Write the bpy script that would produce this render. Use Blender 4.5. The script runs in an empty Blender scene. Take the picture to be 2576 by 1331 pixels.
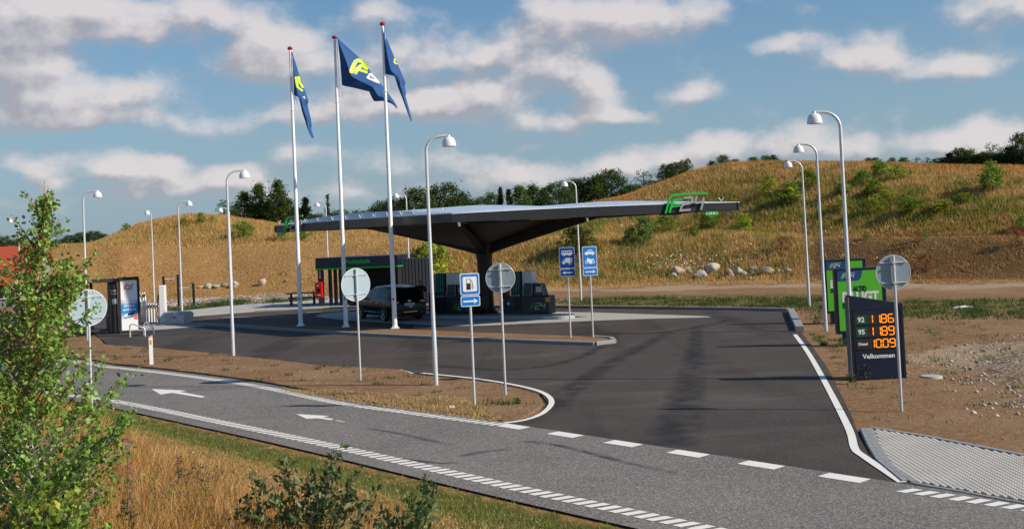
import bpy, bmesh, math, random
import numpy as np
from mathutils import Vector, Matrix, noise as mnoise
R=math.radians; PI=math.pi
random.seed(7); rng=np.random.default_rng(11)
C=bpy.context.scene.collection
# ------------------------------------------------------------------ camera
FPX=2772.0; CX,CY=1288.0,500.0; CAMH=4.0          # survey of the photograph: focal length in pixels, centre, eye height
ROLL=math.atan(.045); PITCH=-math.atan(81.8*math.cos(ROLL)/FPX)
sc=bpy.context.scene
sc.render.resolution_x=1024; sc.render.resolution_y=528
cam=bpy.data.cameras.new("Camera"); cob=bpy.data.objects.new("Camera",cam); C.objects.link(cob)
cam.sensor_width=36; cam.lens=FPX/2576*36; cam.shift_y=-(665.5-CY)/2576; cam.clip_end=3000; cam.clip_start=.1
CM=Matrix.Rotation(PI/2-PITCH,3,'X')@Matrix.Rotation(-ROLL,3,'Z')
cob.matrix_world=Matrix.Translation((0,0,CAMH))@CM.to_4x4()
sc.camera=cob
def ray(x,y): return CM@Vector(((x-CX)/FPX,-(y-CY)/FPX,-1))
def G(x,y,z=0.0):                                   # a surveyed point on level ground
    d=ray(x,y); t=(z-CAMH)/d.z; return Vector((d.x*t,d.y*t,z))
def S(x,y,D):                                       # a surveyed point at distance D
    d=ray(x,y); t=D/d.y; return Vector((d.x*t,D,CAMH+d.z*t))
# ------------------------------------------------------------------ sun and sky
SUNV=Vector((1.5,-.45,1.0)).normalized()
sun=bpy.data.lights.new("Sun",'SUN'); so=bpy.data.objects.new("Sun",sun); C.objects.link(so)
sun.energy=5.0; sun.angle=R(.53); sun.color=(1,.90,.75)
so.rotation_euler=SUNV.to_track_quat('Z','Y').to_euler(); so.location=(30,-20,40)
sc.view_settings.view_transform='Standard'; sc.view_settings.look='None'; sc.view_settings.exposure=0.12; sc.view_settings.gamma=1
W=bpy.data.worlds.new("World"); sc.world=W; W.use_nodes=True
def build_world():
    nt=W.node_tree; nt.nodes.clear(); N=nt.nodes.new; L=nt.links.new
    out=N('ShaderNodeOutputWorld'); bg=N('ShaderNodeBackground'); L(bg.outputs[0],out.inputs[0])
    sky=N('ShaderNodeTexSky'); sky.sky_type='NISHITA'; sky.sun_disc=False
    sky.sun_elevation=math.asin(SUNV.z); sky.sun_rotation=math.atan2(SUNV.x,SUNV.y)
    sky.air_density=1.0; sky.dust_density=.6; sky.ozone_density=2.2; sky.altitude=50
    tc=N('ShaderNodeTexCoord')
    # cloud density as a function of azimuth and elevation
    blobs=[(120,10,330,70,1),(420,50,360,60,1),(60,235,230,85,1),(300,235,180,45,.8),(130,300,200,30,.6),(20,120,200,60,.8),
     (700,125,140,65,1.1),(640,165,130,40,.8),(900,180,150,75,.85),(1050,110,110,70,.7),(960,25,90,45,.85),
     (560,315,130,45,.7),(345,415,110,30,.9),(110,455,80,25,.6),(590,425,70,30,.6),(500,460,170,26,.55),
     (1000,265,280,48,.95),(1200,255,160,45,.8),(780,380,110,30,.6),(1180,150,110,50,.5),
     (1500,35,250,70,1.15),(1700,50,150,50,.6),(1300,140,210,70,.85),(1420,190,140,50,.7),
     (1525,235,75,55,1.05),(1400,305,200,34,.85),(1740,230,95,38,.85),(1600,290,140,22,.6),
     (1975,112,85,38,1.05),(2180,125,90,50,1.1),(2110,160,110,32,.85),(2400,155,140,38,.85),(2510,25,130,50,1.05),(2300,175,80,22,.5),
     (1190,430,150,45,.65),(1330,365,60,22,.6),(1650,400,130,45,.8),(1830,350,75,34,.85),(1990,350,90,45,.85),(2130,372,80,50,.7),
     (2330,370,170,46,1.0),(2520,350,110,58,1.05),(930,480,100,26,.5),(1400,430,150,36,.55),(1900,395,200,30,.5),(800,500,300,30,.35),(60,420,80,20,.3),
     (150,400,260,40,.5),(420,440,200,40,.5),(750,430,160,40,.45),(1050,400,160,40,.45),(1250,470,200,35,.5),(200,500,300,30,.45),(650,480,200,25,.4),(1550,440,200,35,.5),(1750,380,120,35,.5),(380,300,120,40,.5),(820,300,120,40,.45),(-500,300,300,120,.8),(-300,80,250,90,.8),(2900,120,200,80,.8),(3100,330,250,70,.8)]
    g=bpy.data.node_groups.new('cloud_density','ShaderNodeTree')
    g.interface.new_socket('P',in_out='INPUT',socket_type='NodeSocketVector'); g.interface.new_socket('D',in_out='OUTPUT',socket_type='NodeSocketFloat')
    gi=g.nodes.new('NodeGroupInput'); go=g.nodes.new('NodeGroupOutput'); gl=g.links.new
    nz=g.nodes.new('ShaderNodeTexNoise'); nz.inputs['Scale'].default_value=13; nz.inputs['Detail'].default_value=5
    m0=g.nodes.new('ShaderNodeVectorMath'); m0.operation='MULTIPLY'; m0.inputs[1].default_value=(1,1.35,1); gl(gi.outputs[0],m0.inputs[0])
    gl(m0.outputs[0],nz.inputs['Vector'])
    w0=g.nodes.new('ShaderNodeVectorMath'); w0.operation='MULTIPLY_ADD'; gl(nz.outputs['Color'],w0.inputs[0]); w0.inputs[1].default_value=(.05,.03,0); gl(gi.outputs[0],w0.inputs[2])
    w1=g.nodes.new('ShaderNodeVectorMath'); w1.operation='ADD'; gl(w0.outputs[0],w1.inputs[0]); w1.inputs[1].default_value=(-.025,-.015,0)
    acc=None
    for (x,y,rx,ry,a) in blobs:
        d=ray(x,y).normalized(); az=math.atan2(d.x,d.y); el=math.asin(d.z); k=1.10
        sx=1/(rx*k/FPX); sy=1/(ry*k/FPX)
        ma=g.nodes.new('ShaderNodeVectorMath'); ma.operation='MULTIPLY_ADD'; gl(w1.outputs[0],ma.inputs[0]); ma.inputs[1].default_value=(sx,sy,0); ma.inputs[2].default_value=(-az*sx,-el*sy,0)
        ln=g.nodes.new('ShaderNodeVectorMath'); ln.operation='LENGTH'; gl(ma.outputs[0],ln.inputs[0])
        mr=g.nodes.new('ShaderNodeMapRange'); mr.interpolation_type='SMOOTHSTEP'; gl(ln.outputs['Value'],mr.inputs[0])
        mr.inputs[1].default_value=1.45; mr.inputs[2].default_value=0; mr.inputs[3].default_value=0; mr.inputs[4].default_value=a
        if acc is None: acc=mr.outputs[0]
        else:
            ad=g.nodes.new('ShaderNodeMath'); ad.operation='MAXIMUM' if False else 'ADD'; gl(acc,ad.inputs[0]); gl(mr.outputs[0],ad.inputs[1]); acc=ad.outputs[0]
    # elsewhere in the sky: a loose field of clouds
    big=g.nodes.new('ShaderNodeTexNoise'); big.inputs['Scale'].default_value=21; big.inputs['Detail'].default_value=9; big.inputs['Roughness'].default_value=.56; gl(m0.outputs[0],big.inputs['Vector'])
    mn=g.nodes.new('ShaderNodeMath'); mn.operation='MINIMUM'; gl(acc,mn.inputs[0]); mn.inputs[1].default_value=1.25
    md=g.nodes.new('ShaderNodeMath'); md.operation='MULTIPLY_ADD'; gl(big.outputs[0],md.inputs[0]); md.inputs[1].default_value=2.0; md.inputs[2].default_value=-1.03
    ad=g.nodes.new('ShaderNodeMath'); ad.operation='ADD'; gl(mn.outputs[0],ad.inputs[0]); gl(md.outputs[0],ad.inputs[1])
    gl(ad.outputs[0],go.inputs[0])
    sep=N('ShaderNodeSeparateXYZ'); L(tc.outputs['Generated'],sep.inputs[0])
    at=N('ShaderNodeMath'); at.operation='ARCTAN2'; L(sep.outputs[0],at.inputs[0]); L(sep.outputs[1],at.inputs[1])
    asn=N('ShaderNodeMath'); asn.operation='ARCSINE'; L(sep.outputs[2],asn.inputs[0])
    cb=N('ShaderNodeCombineXYZ'); L(at.outputs[0],cb.inputs[0]); L(asn.outputs[0],cb.inputs[1])
    g1=N('ShaderNodeGroup'); g1.node_tree=g; L(cb.outputs[0],g1.inputs[0])
    of=N('ShaderNodeVectorMath'); of.operation='ADD'; L(cb.outputs[0],of.inputs[0]); of.inputs[1].default_value=(.010,.016,0)
    g2=N('ShaderNodeGroup'); g2.node_tree=g; L(of.outputs[0],g2.inputs[0])
    mk=N('ShaderNodeMapRange'); mk.interpolation_type='SMOOTHSTEP'; L(g1.outputs[0],mk.inputs[0]); mk.inputs[1].default_value=.06; mk.inputs[2].default_value=1.12; mk.inputs[4].default_value=.88
    sb=N('ShaderNodeMath'); sb.operation='SUBTRACT'; L(g1.outputs[0],sb.inputs[0]); L(g2.outputs[0],sb.inputs[1])
    lt=N('ShaderNodeMapRange'); L(sb.outputs[0],lt.inputs[0]); lt.inputs[1].default_value=-.30; lt.inputs[2].default_value=.42
    cr=N('ShaderNodeMix'); cr.data_type='RGBA'; L(lt.outputs[0],cr.inputs[0]); cr.inputs[6].default_value=(.37,.36,.40,1); cr.inputs[7].default_value=(.70,.65,.645,1)
    sk=N('ShaderNodeVectorMath'); sk.operation='MULTIPLY'; L(sky.outputs[0],sk.inputs[0]); sk.inputs[1].default_value=(.058,.083,.096)
    # thin veil towards the horizon
    vz=N('ShaderNodeMapRange'); L(asn.outputs[0],vz.inputs[0]); vz.inputs[1].default_value=-.02; vz.inputs[2].default_value=.25; vz.inputs[3].default_value=.95; vz.inputs[4].default_value=0
    ve=N('ShaderNodeMix'); ve.data_type='RGBA'; L(vz.outputs[0],ve.inputs[0]); L(sk.outputs[0],ve.inputs[6]); ve.inputs[7].default_value=(.27,.355,.44,1)
    mx=N('ShaderNodeMix'); mx.data_type='RGBA'; L(mk.outputs[0],mx.inputs[0]); L(ve.outputs[2],mx.inputs[6]); L(cr.outputs[2],mx.inputs[7])
    L(mx.outputs[2],bg.inputs[0]); bg.inputs[1].default_value=1.0
build_world()
W.cycles.sampling_method='MANUAL'; W.cycles.sample_map_resolution=256
# ------------------------------------------------------------------ helpers
def tag(o,label=None,cat=None,group=None,kind=None):
    if label: o['label']=label
    if cat: o['category']=cat
    if group: o['group']=group
    if kind: o['kind']=kind
    return o
def empty(name,loc,label,cat,rz=0.0,group=None):
    o=bpy.data.objects.new(name,None); C.objects.link(o); o.location=loc; o.rotation_euler=(0,0,rz); o.empty_display_size=.2
    return tag(o,label,cat,group)
def children(o): return [c for c in bpy.data.objects if c.parent is o]
def copy_tree(o,parent=None):
    c=o.copy(); C.objects.link(c); c.parent=parent
    for ch in children(o): copy_tree(ch,c)
    return c
class MB:
    def __init__(s): s.v=[]; s.f=[]
    def add(s,vs,fs):
        b=len(s.v); s.v+= [tuple(p) for p in vs]; s.f+=[tuple(i+b for i in f) for f in fs]; return s
    def box(s,c,d,rz=0.0,M=None):
        hx,hy,hz=d[0]/2,d[1]/2,d[2]/2; cs,sn=math.cos(rz),math.sin(rz); vs=[]
        for x,y,z in ((-1,-1,-1),(1,-1,-1),(1,1,-1),(-1,1,-1),(-1,-1,1),(1,-1,1),(1,1,1),(-1,1,1)):
            p=Vector((x*hx,y*hy,z*hz))
            if M is not None: p=M@p
            vs.append((c[0]+p.x*cs-p.y*sn,c[1]+p.x*sn+p.y*cs,c[2]+p.z))
        return s.add(vs,[(0,3,2,1),(4,5,6,7),(0,1,5,4),(1,2,6,5),(2,3,7,6),(3,0,4,7)])
    def tube(s,pts,r,n=10,cap=True):
        pts=[Vector(p) for p in pts]; rs=r if isinstance(r,(list,tuple)) else [r]*len(pts); vs=[]; up=None
        for i,p in enumerate(pts):
            t=(pts[min(i+1,len(pts)-1)]-pts[max(i-1,0)]).normalized()
            if up is None: up=t.orthogonal().normalized()
            up=(up-t*up.dot(t)); up=up.normalized() if up.length>1e-6 else t.orthogonal().normalized()
            b=t.cross(up)
            for k in range(n):
                a=2*PI*k/n; vs.append(p+(up*math.cos(a)+b*math.sin(a))*rs[i])
        fs=[]
        for i in range(len(pts)-1):
            for k in range(n): fs.append((i*n+k,i*n+(k+1)%n,(i+1)*n+(k+1)%n,(i+1)*n+k))
        if cap: fs.append(tuple(range(n))[::-1]); fs.append(tuple(range((len(pts)-1)*n,len(pts)*n)))
        return s.add(vs,fs)
    def lathe(s,prof,c=(0,0,0),n=16):
        vs=[];fs=[]
        for r,z in prof:
            for k in range(n): a=2*PI*k/n; vs.append((c[0]+r*math.cos(a),c[1]+r*math.sin(a),c[2]+z))
        for i in range(len(prof)-1):
            for k in range(n): fs.append((i*n+k,i*n+(k+1)%n,(i+1)*n+(k+1)%n,(i+1)*n+k))
        return s.add(vs,fs)
    def plate(s,pts,o,x,up,t=.004,off=0.0):
        # outline in plane coordinates, pushed out to thickness t along the face normal
        x=Vector(x).normalized(); up=Vector(up).normalized(); n=x.cross(up); o=Vector(o)
        m=len(pts); a=[o+x*p[0]+up*p[1]+n*(off+t) for p in pts]; b=[o+x*p[0]+up*p[1]+n*off for p in pts]
        base=len(s.v); s.v+=[tuple(p) for p in a+b]
        from mathutils.geometry import tessellate_polygon
        for tr in tessellate_polygon([[Vector((p[0],p[1],0)) for p in pts]]):
            p0,p1,p2=[Vector(pts[i]) for i in tr]
            tr=tuple(tr)
            if (p1-p0).x*(p2-p0).y-(p1-p0).y*(p2-p0).x<0: tr=tr[::-1]
            s.f.append(tuple(base+i for i in tr)); s.f.append(tuple(base+m+i for i in tr[::-1]))
        for i in range(m): s.f.append((base+i,base+m+i,base+m+(i+1)%m,base+(i+1)%m))
        return s
    def build(s,name,mat,parent=None,smooth=False,bevel=0,flip=False):
        me=bpy.data.meshes.new(name); me.from_pydata(s.v,[],s.f); me.validate(); 
        if mat: me.materials.append(mat)
        bm=bmesh.new(); bm.from_mesh(me); bmesh.ops.recalc_face_normals(bm,faces=bm.faces[:]) if not flip else None; bm.to_mesh(me); bm.free()
        if smooth: me.polygons.foreach_set('use_smooth',[True]*len(me.polygons)); 
        me.update(); o=bpy.data.objects.new(name,me); C.objects.link(o); o.parent=parent
        if smooth: 
            try: me.set_sharp_from_angle(angle=R(40))
            except Exception: pass
        if bevel:
            b=o.modifiers.new('bevel','BEVEL'); b.width=bevel; b.segments=2; b.limit_method='ANGLE'
        return o
def stroke(pts,w):
    # outline of a constant width polyline in 2D
    P=[Vector(p) for p in pts]; L=[];Rr=[]
    for i,p in enumerate(P):
        if i==0: t=(P[1]-P[0]).normalized(); k=1
        elif i==len(P)-1: t=(P[-1]-P[-2]).normalized(); k=1
        else:
            a=(P[i]-P[i-1]).normalized(); b=(P[i+1]-P[i]).normalized(); t=(a+b).normalized(); k=1/max(.5,t.dot(a))
        n=Vector((-t.y,t.x))*w/2*k; L.append((p+n)[:]); Rr.append((p-n)[:])
    return L,Rr
def stroke_plate(mb,pts,w,o,x,up,t=.004,off=0.0):
    L_,R_=stroke(pts,w)
    for i in range(len(L_)-1): mb.plate([L_[i],R_[i],R_[i+1],L_[i+1]],o,x,up,t,off)
def roundrect(x0,y0,x1,y1,r,n=5):
    out=[]
    for cx,cy,a0 in ((x1-r,y1-r,0),(x0+r,y1-r,90),(x0+r,y0+r,180),(x1-r,y0+r,270)):
        for k in range(n+1):
            a=R(a0+90*k/n); out.append((cx+r*math.cos(a),cy+r*math.sin(a)))
    return out
def disc(cx,cy,r,n=24): return [(cx+r*math.cos(2*PI*k/n),cy+r*math.sin(2*PI*k/n)) for k in range(n)]
def text(name,s,size,o,x,up,mat,parent,align='CENTER',off=0.004,bold=0.0,wx=1.0,extr=.0015,fit=None):
    cu=bpy.data.curves.new(name,'FONT'); cu.body=s; cu.size=size; cu.align_x=align; cu.align_y='CENTER'; cu.extrude=extr; cu.offset=bold; cu.resolution_u=3
    t=bpy.data.objects.new(name,cu); C.objects.link(t); dg=bpy.context.evaluated_depsgraph_get(); dg.update()
    me=bpy.data.meshes.new_from_object(t.evaluated_get(dg)); bpy.data.objects.remove(t); bpy.data.curves.remove(cu)
    me.name=name; me.materials.clear(); me.materials.append(mat)
    if fit:
        xs=[v.co.x for v in me.vertices]; wx=fit/(max(xs)-min(xs))
    x=Vector(x).normalized(); up=Vector(up).normalized(); n=x.cross(up); o=Vector(o)
    M=Matrix((x*wx,up,n)).transposed().to_4x4(); M.translation=o+n*off
    me.transform(M); ob=bpy.data.objects.new(name,me); C.objects.link(ob); ob.parent=parent; return ob
# ------------------------------------------------------------------ materials
def srgb(r,g,b): return tuple(((c/255)/12.92 if c/255<=.04045 else (((c/255)+.055)/1.055)**2.4) for c in (r,g,b))
def mat(name,col,rough=.6,metal=0.0,var=.12,scale=6.0,bump=0.0,bscale=40.0,spec=.5,emit=None,estr=0,coat=0,obj=True):
    m=bpy.data.materials.new(name); m.use_nodes=True; nt=m.node_tree; N=nt.nodes.new; L=nt.links.new; b=nt.nodes['Principled BSDF']
    b.inputs['Roughness'].default_value=rough; b.inputs['Metallic'].default_value=metal; b.inputs['Specular IOR Level'].default_value=spec; b.inputs['Coat Weight'].default_value=coat
    tc=N('ShaderNodeTexCoord'); nz=N('ShaderNodeTexNoise'); nz.inputs['Scale'].default_value=scale; nz.inputs['Detail'].default_value=6; L(tc.outputs['Object' if obj else 'Generated'],nz.inputs['Vector'])
    mx=N('ShaderNodeMix'); mx.data_type='RGBA'; L(nz.outputs[0],mx.inputs[0]); c=col[:3]
    mx.inputs[6].default_value=(*[k*(1-var) for k in c],1); mx.inputs[7].default_value=(*[min(1,k*(1+var)) for k in c],1); L(mx.outputs[2],b.inputs['Base Color'])
    rr=N('ShaderNodeMapRange'); L(nz.outputs[0],rr.inputs[0]); rr.inputs[3].default_value=max(0,rough-.08); rr.inputs[4].default_value=min(1,rough+.08); L(rr.outputs[0],b.inputs['Roughness'])
    if bump:
        n2=N('ShaderNodeTexNoise'); n2.inputs['Scale'].default_value=bscale; n2.inputs['Detail'].default_value=8; L(tc.outputs['Object'],n2.inputs['Vector'])
        bp=N('ShaderNodeBump'); bp.inputs['Strength'].default_value=bump; bp.inputs['Distance'].default_value=.02; L(n2.outputs[0],bp.inputs['Height']); L(bp.outputs[0],b.inputs['Normal'])
    if emit: b.inputs['Emission Color'].default_value=(*emit,1); b.inputs['Emission Strength'].default_value=estr
    return m
def leafmat(name,trans=.35,rough=.5,attr='col',tint=1.0,spec=.35):
    m=bpy.data.materials.new(name); m.use_nodes=True; nt=m.node_tree; N=nt.nodes.new; L=nt.links.new; b=nt.nodes['Principled BSDF']; out=nt.nodes['Material Output']
    a=N('ShaderNodeAttribute'); a.attribute_name=attr; oi=N('ShaderNodeObjectInfo')
    hs=N('ShaderNodeHueSaturation'); L(a.outputs['Color'],hs.inputs['Color']); mr=N('ShaderNodeMapRange'); L(oi.outputs['Random'],mr.inputs[0]); mr.inputs[3].default_value=.8*tint; mr.inputs[4].default_value=1.2*tint; L(mr.outputs[0],hs.inputs['Value'])
    m2=N('ShaderNodeMapRange'); L(oi.outputs['Random'],m2.inputs[0]); m2.inputs[3].default_value=.485; m2.inputs[4].default_value=.515; L(m2.outputs[0],hs.inputs['Hue'])
    L(hs.outputs[0],b.inputs['Base Color']); b.inputs['Roughness'].default_value=rough; b.inputs['Specular IOR Level'].default_value=spec
    t=N('ShaderNodeBsdfTranslucent'); L(hs.outputs[0],t.inputs[0]); mx=N('ShaderNodeMixShader'); mx.inputs[0].default_value=trans; L(b.outputs[0],mx.inputs[1]); L(t.outputs[0],mx.inputs[2]); L(mx.outputs[0],out.inputs[0])
    return m
M={}
M['galv']=mat('galvanised_steel',(.62,.63,.64),.42,.25,.22,30)
M['lampwhite']=mat('white_enamel',(.78,.79,.80),.3,0,.03,5)
M['white']=mat('white_paint',(.80,.80,.79),.4,0,.05,4)
M['pole_white']=mat('white_fibreglass',(.88,.88,.88),.35,0,.03,3)
M['red']=mat('red_paint',srgb(200,25,20),.35,0,.08,8)
M['knob']=mat('red_knob',srgb(170,30,35),.3,0,.08,8)
M['signback']=mat('grey_sign_back',srgb(140,154,162),.5,.0,.10,7)
M['signback2']=mat('pale_sign_back',srgb(160,180,190),.5,.0,.08,7)
M['blue']=mat('sign_blue',srgb(0,118,205),.45,0,.04,6)
M['blue2']=mat('shaded_sign_and_card_blue',srgb(0,72,165),.45,0,.04,6)  # sign blue darkened to paint in the bus sign's shade; also the card print
M['signwhite']=mat('sign_white',(.80,.80,.80),.5,0,.02,6)
M['black']=mat('black_print',(.012,.012,.013),.5,0,.1,6)
M['navy']=mat('navy_panel',srgb(18,29,54),.32,0,.12,4)
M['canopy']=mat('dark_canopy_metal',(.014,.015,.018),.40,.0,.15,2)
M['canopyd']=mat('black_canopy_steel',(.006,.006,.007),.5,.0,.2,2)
M['membrane']=mat('pale_roof_foil',(.50,.60,.76),.35,.1,.08,3)
M['logogreen']=mat('bright_green_sign',srgb(10,165,50),.4,0,.05,5)
M['lime']=mat('lime_print',srgb(190,225,40),.55,0,.05,9)
M['grey']=mat('grey_sign',(.42,.45,.48),.4,.2,.06,6)
M['darkgrey']=mat('dark_grey_plastic',(.035,.037,.04),.45,0,.15,8)
M['concrete']=mat('concrete',(.40,.39,.37),.85,0,.14,3,.3,60)
M['kerb']=mat('granite_kerb',(.27,.27,.27),.8,0,.2,9,.3,60)
M['brown']=mat('beige_panel',(.34,.29,.22),.6,0,.08,5)
M['green_stripe']=mat('green_stripe',srgb(15,150,30),.45,0,.05,5)
M['bboard']=mat('poster_green',srgb(88,190,40),.5,0,.04,3)
M['bwhite']=mat('poster_white',(.80,.80,.80),.5,0,.03,3)
M['tyre']=mat('tyre_rubber',(.012,.012,.012),.8,0,.2,9)
M['rim']=mat('alloy_rim',(.35,.36,.38),.35,.8,.1,9)
M['glass']=mat('dark_glass',(.006,.007,.008),.12,0,.1,3,spec=.25)
M['carpaint']=mat('black_car_paint',(.003,.003,.004),.22,0,.1,3,coat=0,spec=.22)
M['taillight']=mat('red_lens',srgb(150,10,10),.15,0,.1,9)
M['chrome']=mat('chrome',(.6,.6,.62),.15,1,.05,9)
M['wood']=mat('dark_wood',(.05,.04,.035),.75,0,.3,9,.3,30)
M['orange']=mat('orange_reflector',srgb(240,130,10),.35,0,.05,9)
M['coral']=mat('coral_band',srgb(235,80,50),.4,0,.05,9)
M['yellow']=mat('yellow_label',srgb(225,165,20),.5,0,.06,9)
M['darkpanel']=mat('dark_slats',(.014,.015,.017),.6,0,.2,6)
M['slatgrey']=mat('grey_metal_slats',(.16,.165,.17),.5,.3,.15,6)
M['teal']=mat('teal_hose_guard',srgb(50,140,130),.5,0,.1,9)
M['emgrey']=mat('emblem_grey',(.30,.31,.33),.45,.1,.06,6)
M['headpanel']=mat('pump_head_panel',(.66,.69,.72),.4,.1,.05,6)
M['hose']=mat('black_rubber_hose',(.05,.052,.055),.5,0,.1,9)
M['binblue']=mat('blue_bin',srgb(16,28,75),.4,0,.1,6)
M['silver']=mat('galvanised_sheet',(.46,.48,.50),.4,.7,.2,14)
M['membrane_led']=mat('orange_led_segments',(.3,.06,.01),.4,0,.02,4,emit=srgb(255,140,20),estr=1.6)
M['ledback']=mat('led_window',(.035,.024,.02),.3,0,.3,9)
M['flag']=mat('blue_flag_cloth',srgb(14,72,130),.75,0,.10,2,.15,90)
M['flagwhite']=mat('flag_white_print',(.7,.7,.7),.75,0,.03,5)
M['roof_red']=mat('red_tile_roof',srgb(165,72,45),.7,0,.25,4,.4,12)
M['render']=mat('grey_render_wall',(.25,.25,.25),.8,0,.1,4)
M['skin']=mat('skin',srgb(190,135,105),.6,0,.06,9)
M['hair']=mat('dark_hair',(.02,.014,.01),.7,0,.2,30)
M['shirt']=mat('dark_shirt',(.012,.014,.022),.85,0,.2,9)
M['trousers']=mat('dark_trousers',(.018,.02,.03),.85,0,.2,9)
M['bark']=mat('bark',(.10,.075,.05),.85,0,.3,8,.4,20)
M['leaf']=leafmat('foliage'); M['leaf_far']=leafmat('foliage_distant',.42,.7,spec=.12)
M['grass']=leafmat('grass_blades',.38,.9,spec=.04)
# ------------------------------------------------------------------ terrain
def az_of(px): 
    y=581.8-.045*(px-1288); d=ray(px,y); return math.atan2(d.x,d.y)
def tab(rows,col):
    return np.array([az_of(r[0]) for r in rows]), np.array([r[col] for r in rows],float)
def el_h(px,py,D):                     # height of a surveyed skyline point at ground distance D (radial)
    d=ray(px,py); return CAMH+D*d.z/math.hypot(d.x,d.y)
# px, foot distance, first bank distance, first bank y, crest distance, crest y
ROWS=[(-500,92,104,640,150,640),(0,92,104,636,140,637),(150,90,102,631,135,629),(215,90,102,627,130,626),(250,90,102,626,130,612),(300,89,101,625,128,589),(350,89,101,625,127,571),(400,89,101,624,126,559),(480,88,100,623,125,543),(560,88,100,620,125,544),(640,87,99,619,124,557),(740,86,98,618,122,574),(850,86,98,616,122,583),
(950,84,96,615,120,588),(1050,82,94,617,118,586),(1150,80,93,618,116,577),(1250,79,91,618,114,562),(1400,77,89,610,112,535),(1500,76,88,603,111,514),(1570,76,88,600,110,498),(1650,76,88,596,110,470),(1750,76,88,592,110,436),(1850,75,86,590,110,416),(1950,74,84,592,108,411),
(2100,72,81,600,106,413),(2300,70,78,606,102,416),(2450,69,77,602,100,422),(2576,68,76,600,98,428),(3000,66,74,590,96,440),(3600,66,74,590,96,470)]
AZ=np.array([az_of(r[0]) for r in ROWS]); T1=np.array([r[1] for r in ROWS],float); T2=np.array([r[2] for r in ROWS],float); T3=np.array([r[4] for r in ROWS],float)
Z2=np.array([el_h(r[0],r[3],r[2]) for r in ROWS]); Z3=np.array([el_h(r[0],r[5],r[4]) for r in ROWS])
NEAR0=G(870,1130); NEAR1=G(1780,1331); ND=(NEAR1-NEAR0).normalized(); NN=Vector((ND.y,-ND.x,0)); 
if NN.dot(-NEAR0)<0: NN=-NN
def near_s(x,y): return (x-NEAR0.x)*NN.x+(y-NEAR0.y)*NN.y
def sstep(t): t=np.clip(t,0,1); return t*t*(3-2*t)
def wave(x,y): return np.sin(x*.31+1.3*np.sin(y*.17))*np.cos(y*.27+.9*np.sin(x*.21))
def TZ(x,y):
    x=np.asarray(x,float); y=np.asarray(y,float); r=np.hypot(x,y); a=np.arctan2(x,y)
    d1=np.interp(a,AZ,T1); d2=np.interp(a,AZ,T2); d3=np.interp(a,AZ,T3); z2=np.interp(a,AZ,Z2); z3=np.interp(a,AZ,Z3)
    z=z2*sstep((r-d1)/(d2-d1))
    t=np.clip((r-d2-3)/(d3-d2-3),0,1); up=np.sin(t*PI/2)**1.15
    z=z+(z3-z2)*up*(r>d2)
    z=z+np.where((r>d1),wave(x,y)*.22*np.clip((r-d1)/8,0,1)*(1-.6*np.clip((r-d3+6)/6,0,1)),0)
    z=np.where(r>d3, z-np.clip((r-d3-4)*.05,0,4), z)
    z=np.where(np.abs(a)>1.3, 0, z)
    s=near_s(x,y); z=np.where(r<60, z+np.clip(s-.55,0,9)*.13*sstep((s-.55)/2.0)+0, z)
    return z-.03
def T(px,py,lo=6,hi=400):              # where the sight line through a surveyed pixel meets the terrain
    d=ray(px,py); h=math.hypot(d.x,d.y); t=np.arange(lo,hi,.15)/h
    X=d.x*t; Y=d.y*t; Z=CAMH+d.z*t; k=np.nonzero(Z<TZ(X,Y))[0]
    i=k[0] if len(k) else len(t)-1
    return Vector((X[i],Y[i],float(TZ(X[i],Y[i]))))
def spaced(a,b,fine,lo,hi,coarse):
    out=[]; v=a
    while v<b:
        out.append(v); 
        if lo<=v<=hi: v+=fine
        else:
            dd=(lo-v) if v<lo else (v-hi); st=fine+dd*coarse; v=v+st if not (v<lo and v+st>lo) else lo
    out.append(b); return np.array(out)
def inpoly(X,Y,poly):
    c=np.zeros(X.shape,bool); n=len(poly); j=n-1
    for i in range(n):
        xi,yi=poly[i][0],poly[i][1]; xj,yj=poly[j][0],poly[j][1]
        with np.errstate(divide='ignore',invalid='ignore'):
            m=((yi>Y)!=(yj>Y))&(X<(xj-xi)*(Y-yi)/(yj-yi+1e-12)+xi)
        c^=m; j=i
    return c
def GP(pts): return [G(*p)[:2] for p in pts]
P_FORE=[(100,812),(230,832),(270,866),(380,874),(600,895),(800,917),(1000,930),(1042,939),(1200,956),(1300,974),(1364,993),(1378,1015),(1355,1042),(1300,1058),(1240,1070),(1280,1120),(2290,1250),(2296,1217),(2185,1142),(2162,1100),(2140,1040),(2085,930),(2050,880),(2018,838),(1985,781),(1700,776),(1390,773),(1100,772),(830,775),(640,786),(440,800),(200,790),(-300,790),(-700,800),(-700,900),(0,862)]
GRAVEL=GP([(420,742),(760,738),(800,742),(860,752),(700,762),(500,772),(420,772),(300,775),(300,742)])
GRAVR=GP([(2300,905),(2400,880),(2700,800),(3000,850),(3000,1060),(2576,1052),(2440,1010),(2400,960),(2300,935)])
SANDR=GP([(2290,880),(2420,868),(2700,862),(2700,905),(2450,905),(2300,915)])
SANDP=GP([(1300,722),(1560,714),(2060,708),(2700,702),(2700,726),(2250,728),(2050,722),(1600,735),(1300,734)])
GREENR=GP([(1380,745),(1600,738),(2060,735),(2300,742),(2700,745),(2700,792),(2290,800),(2050,800),(1990,775),(1380,768)])
def blur_mask(X,Y,poly,r=1.0):
    acc=0.0; ks=[(0,0),(r,0),(-r,0),(0,r),(0,-r),(.7*r,.7*r),(-.7*r,.7*r),(.7*r,-.7*r),(-.7*r,-.7*r)]
    for dx,dy in ks: acc=acc+inpoly(X+dx,Y+dy,poly)
    return acc/len(ks)
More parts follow.
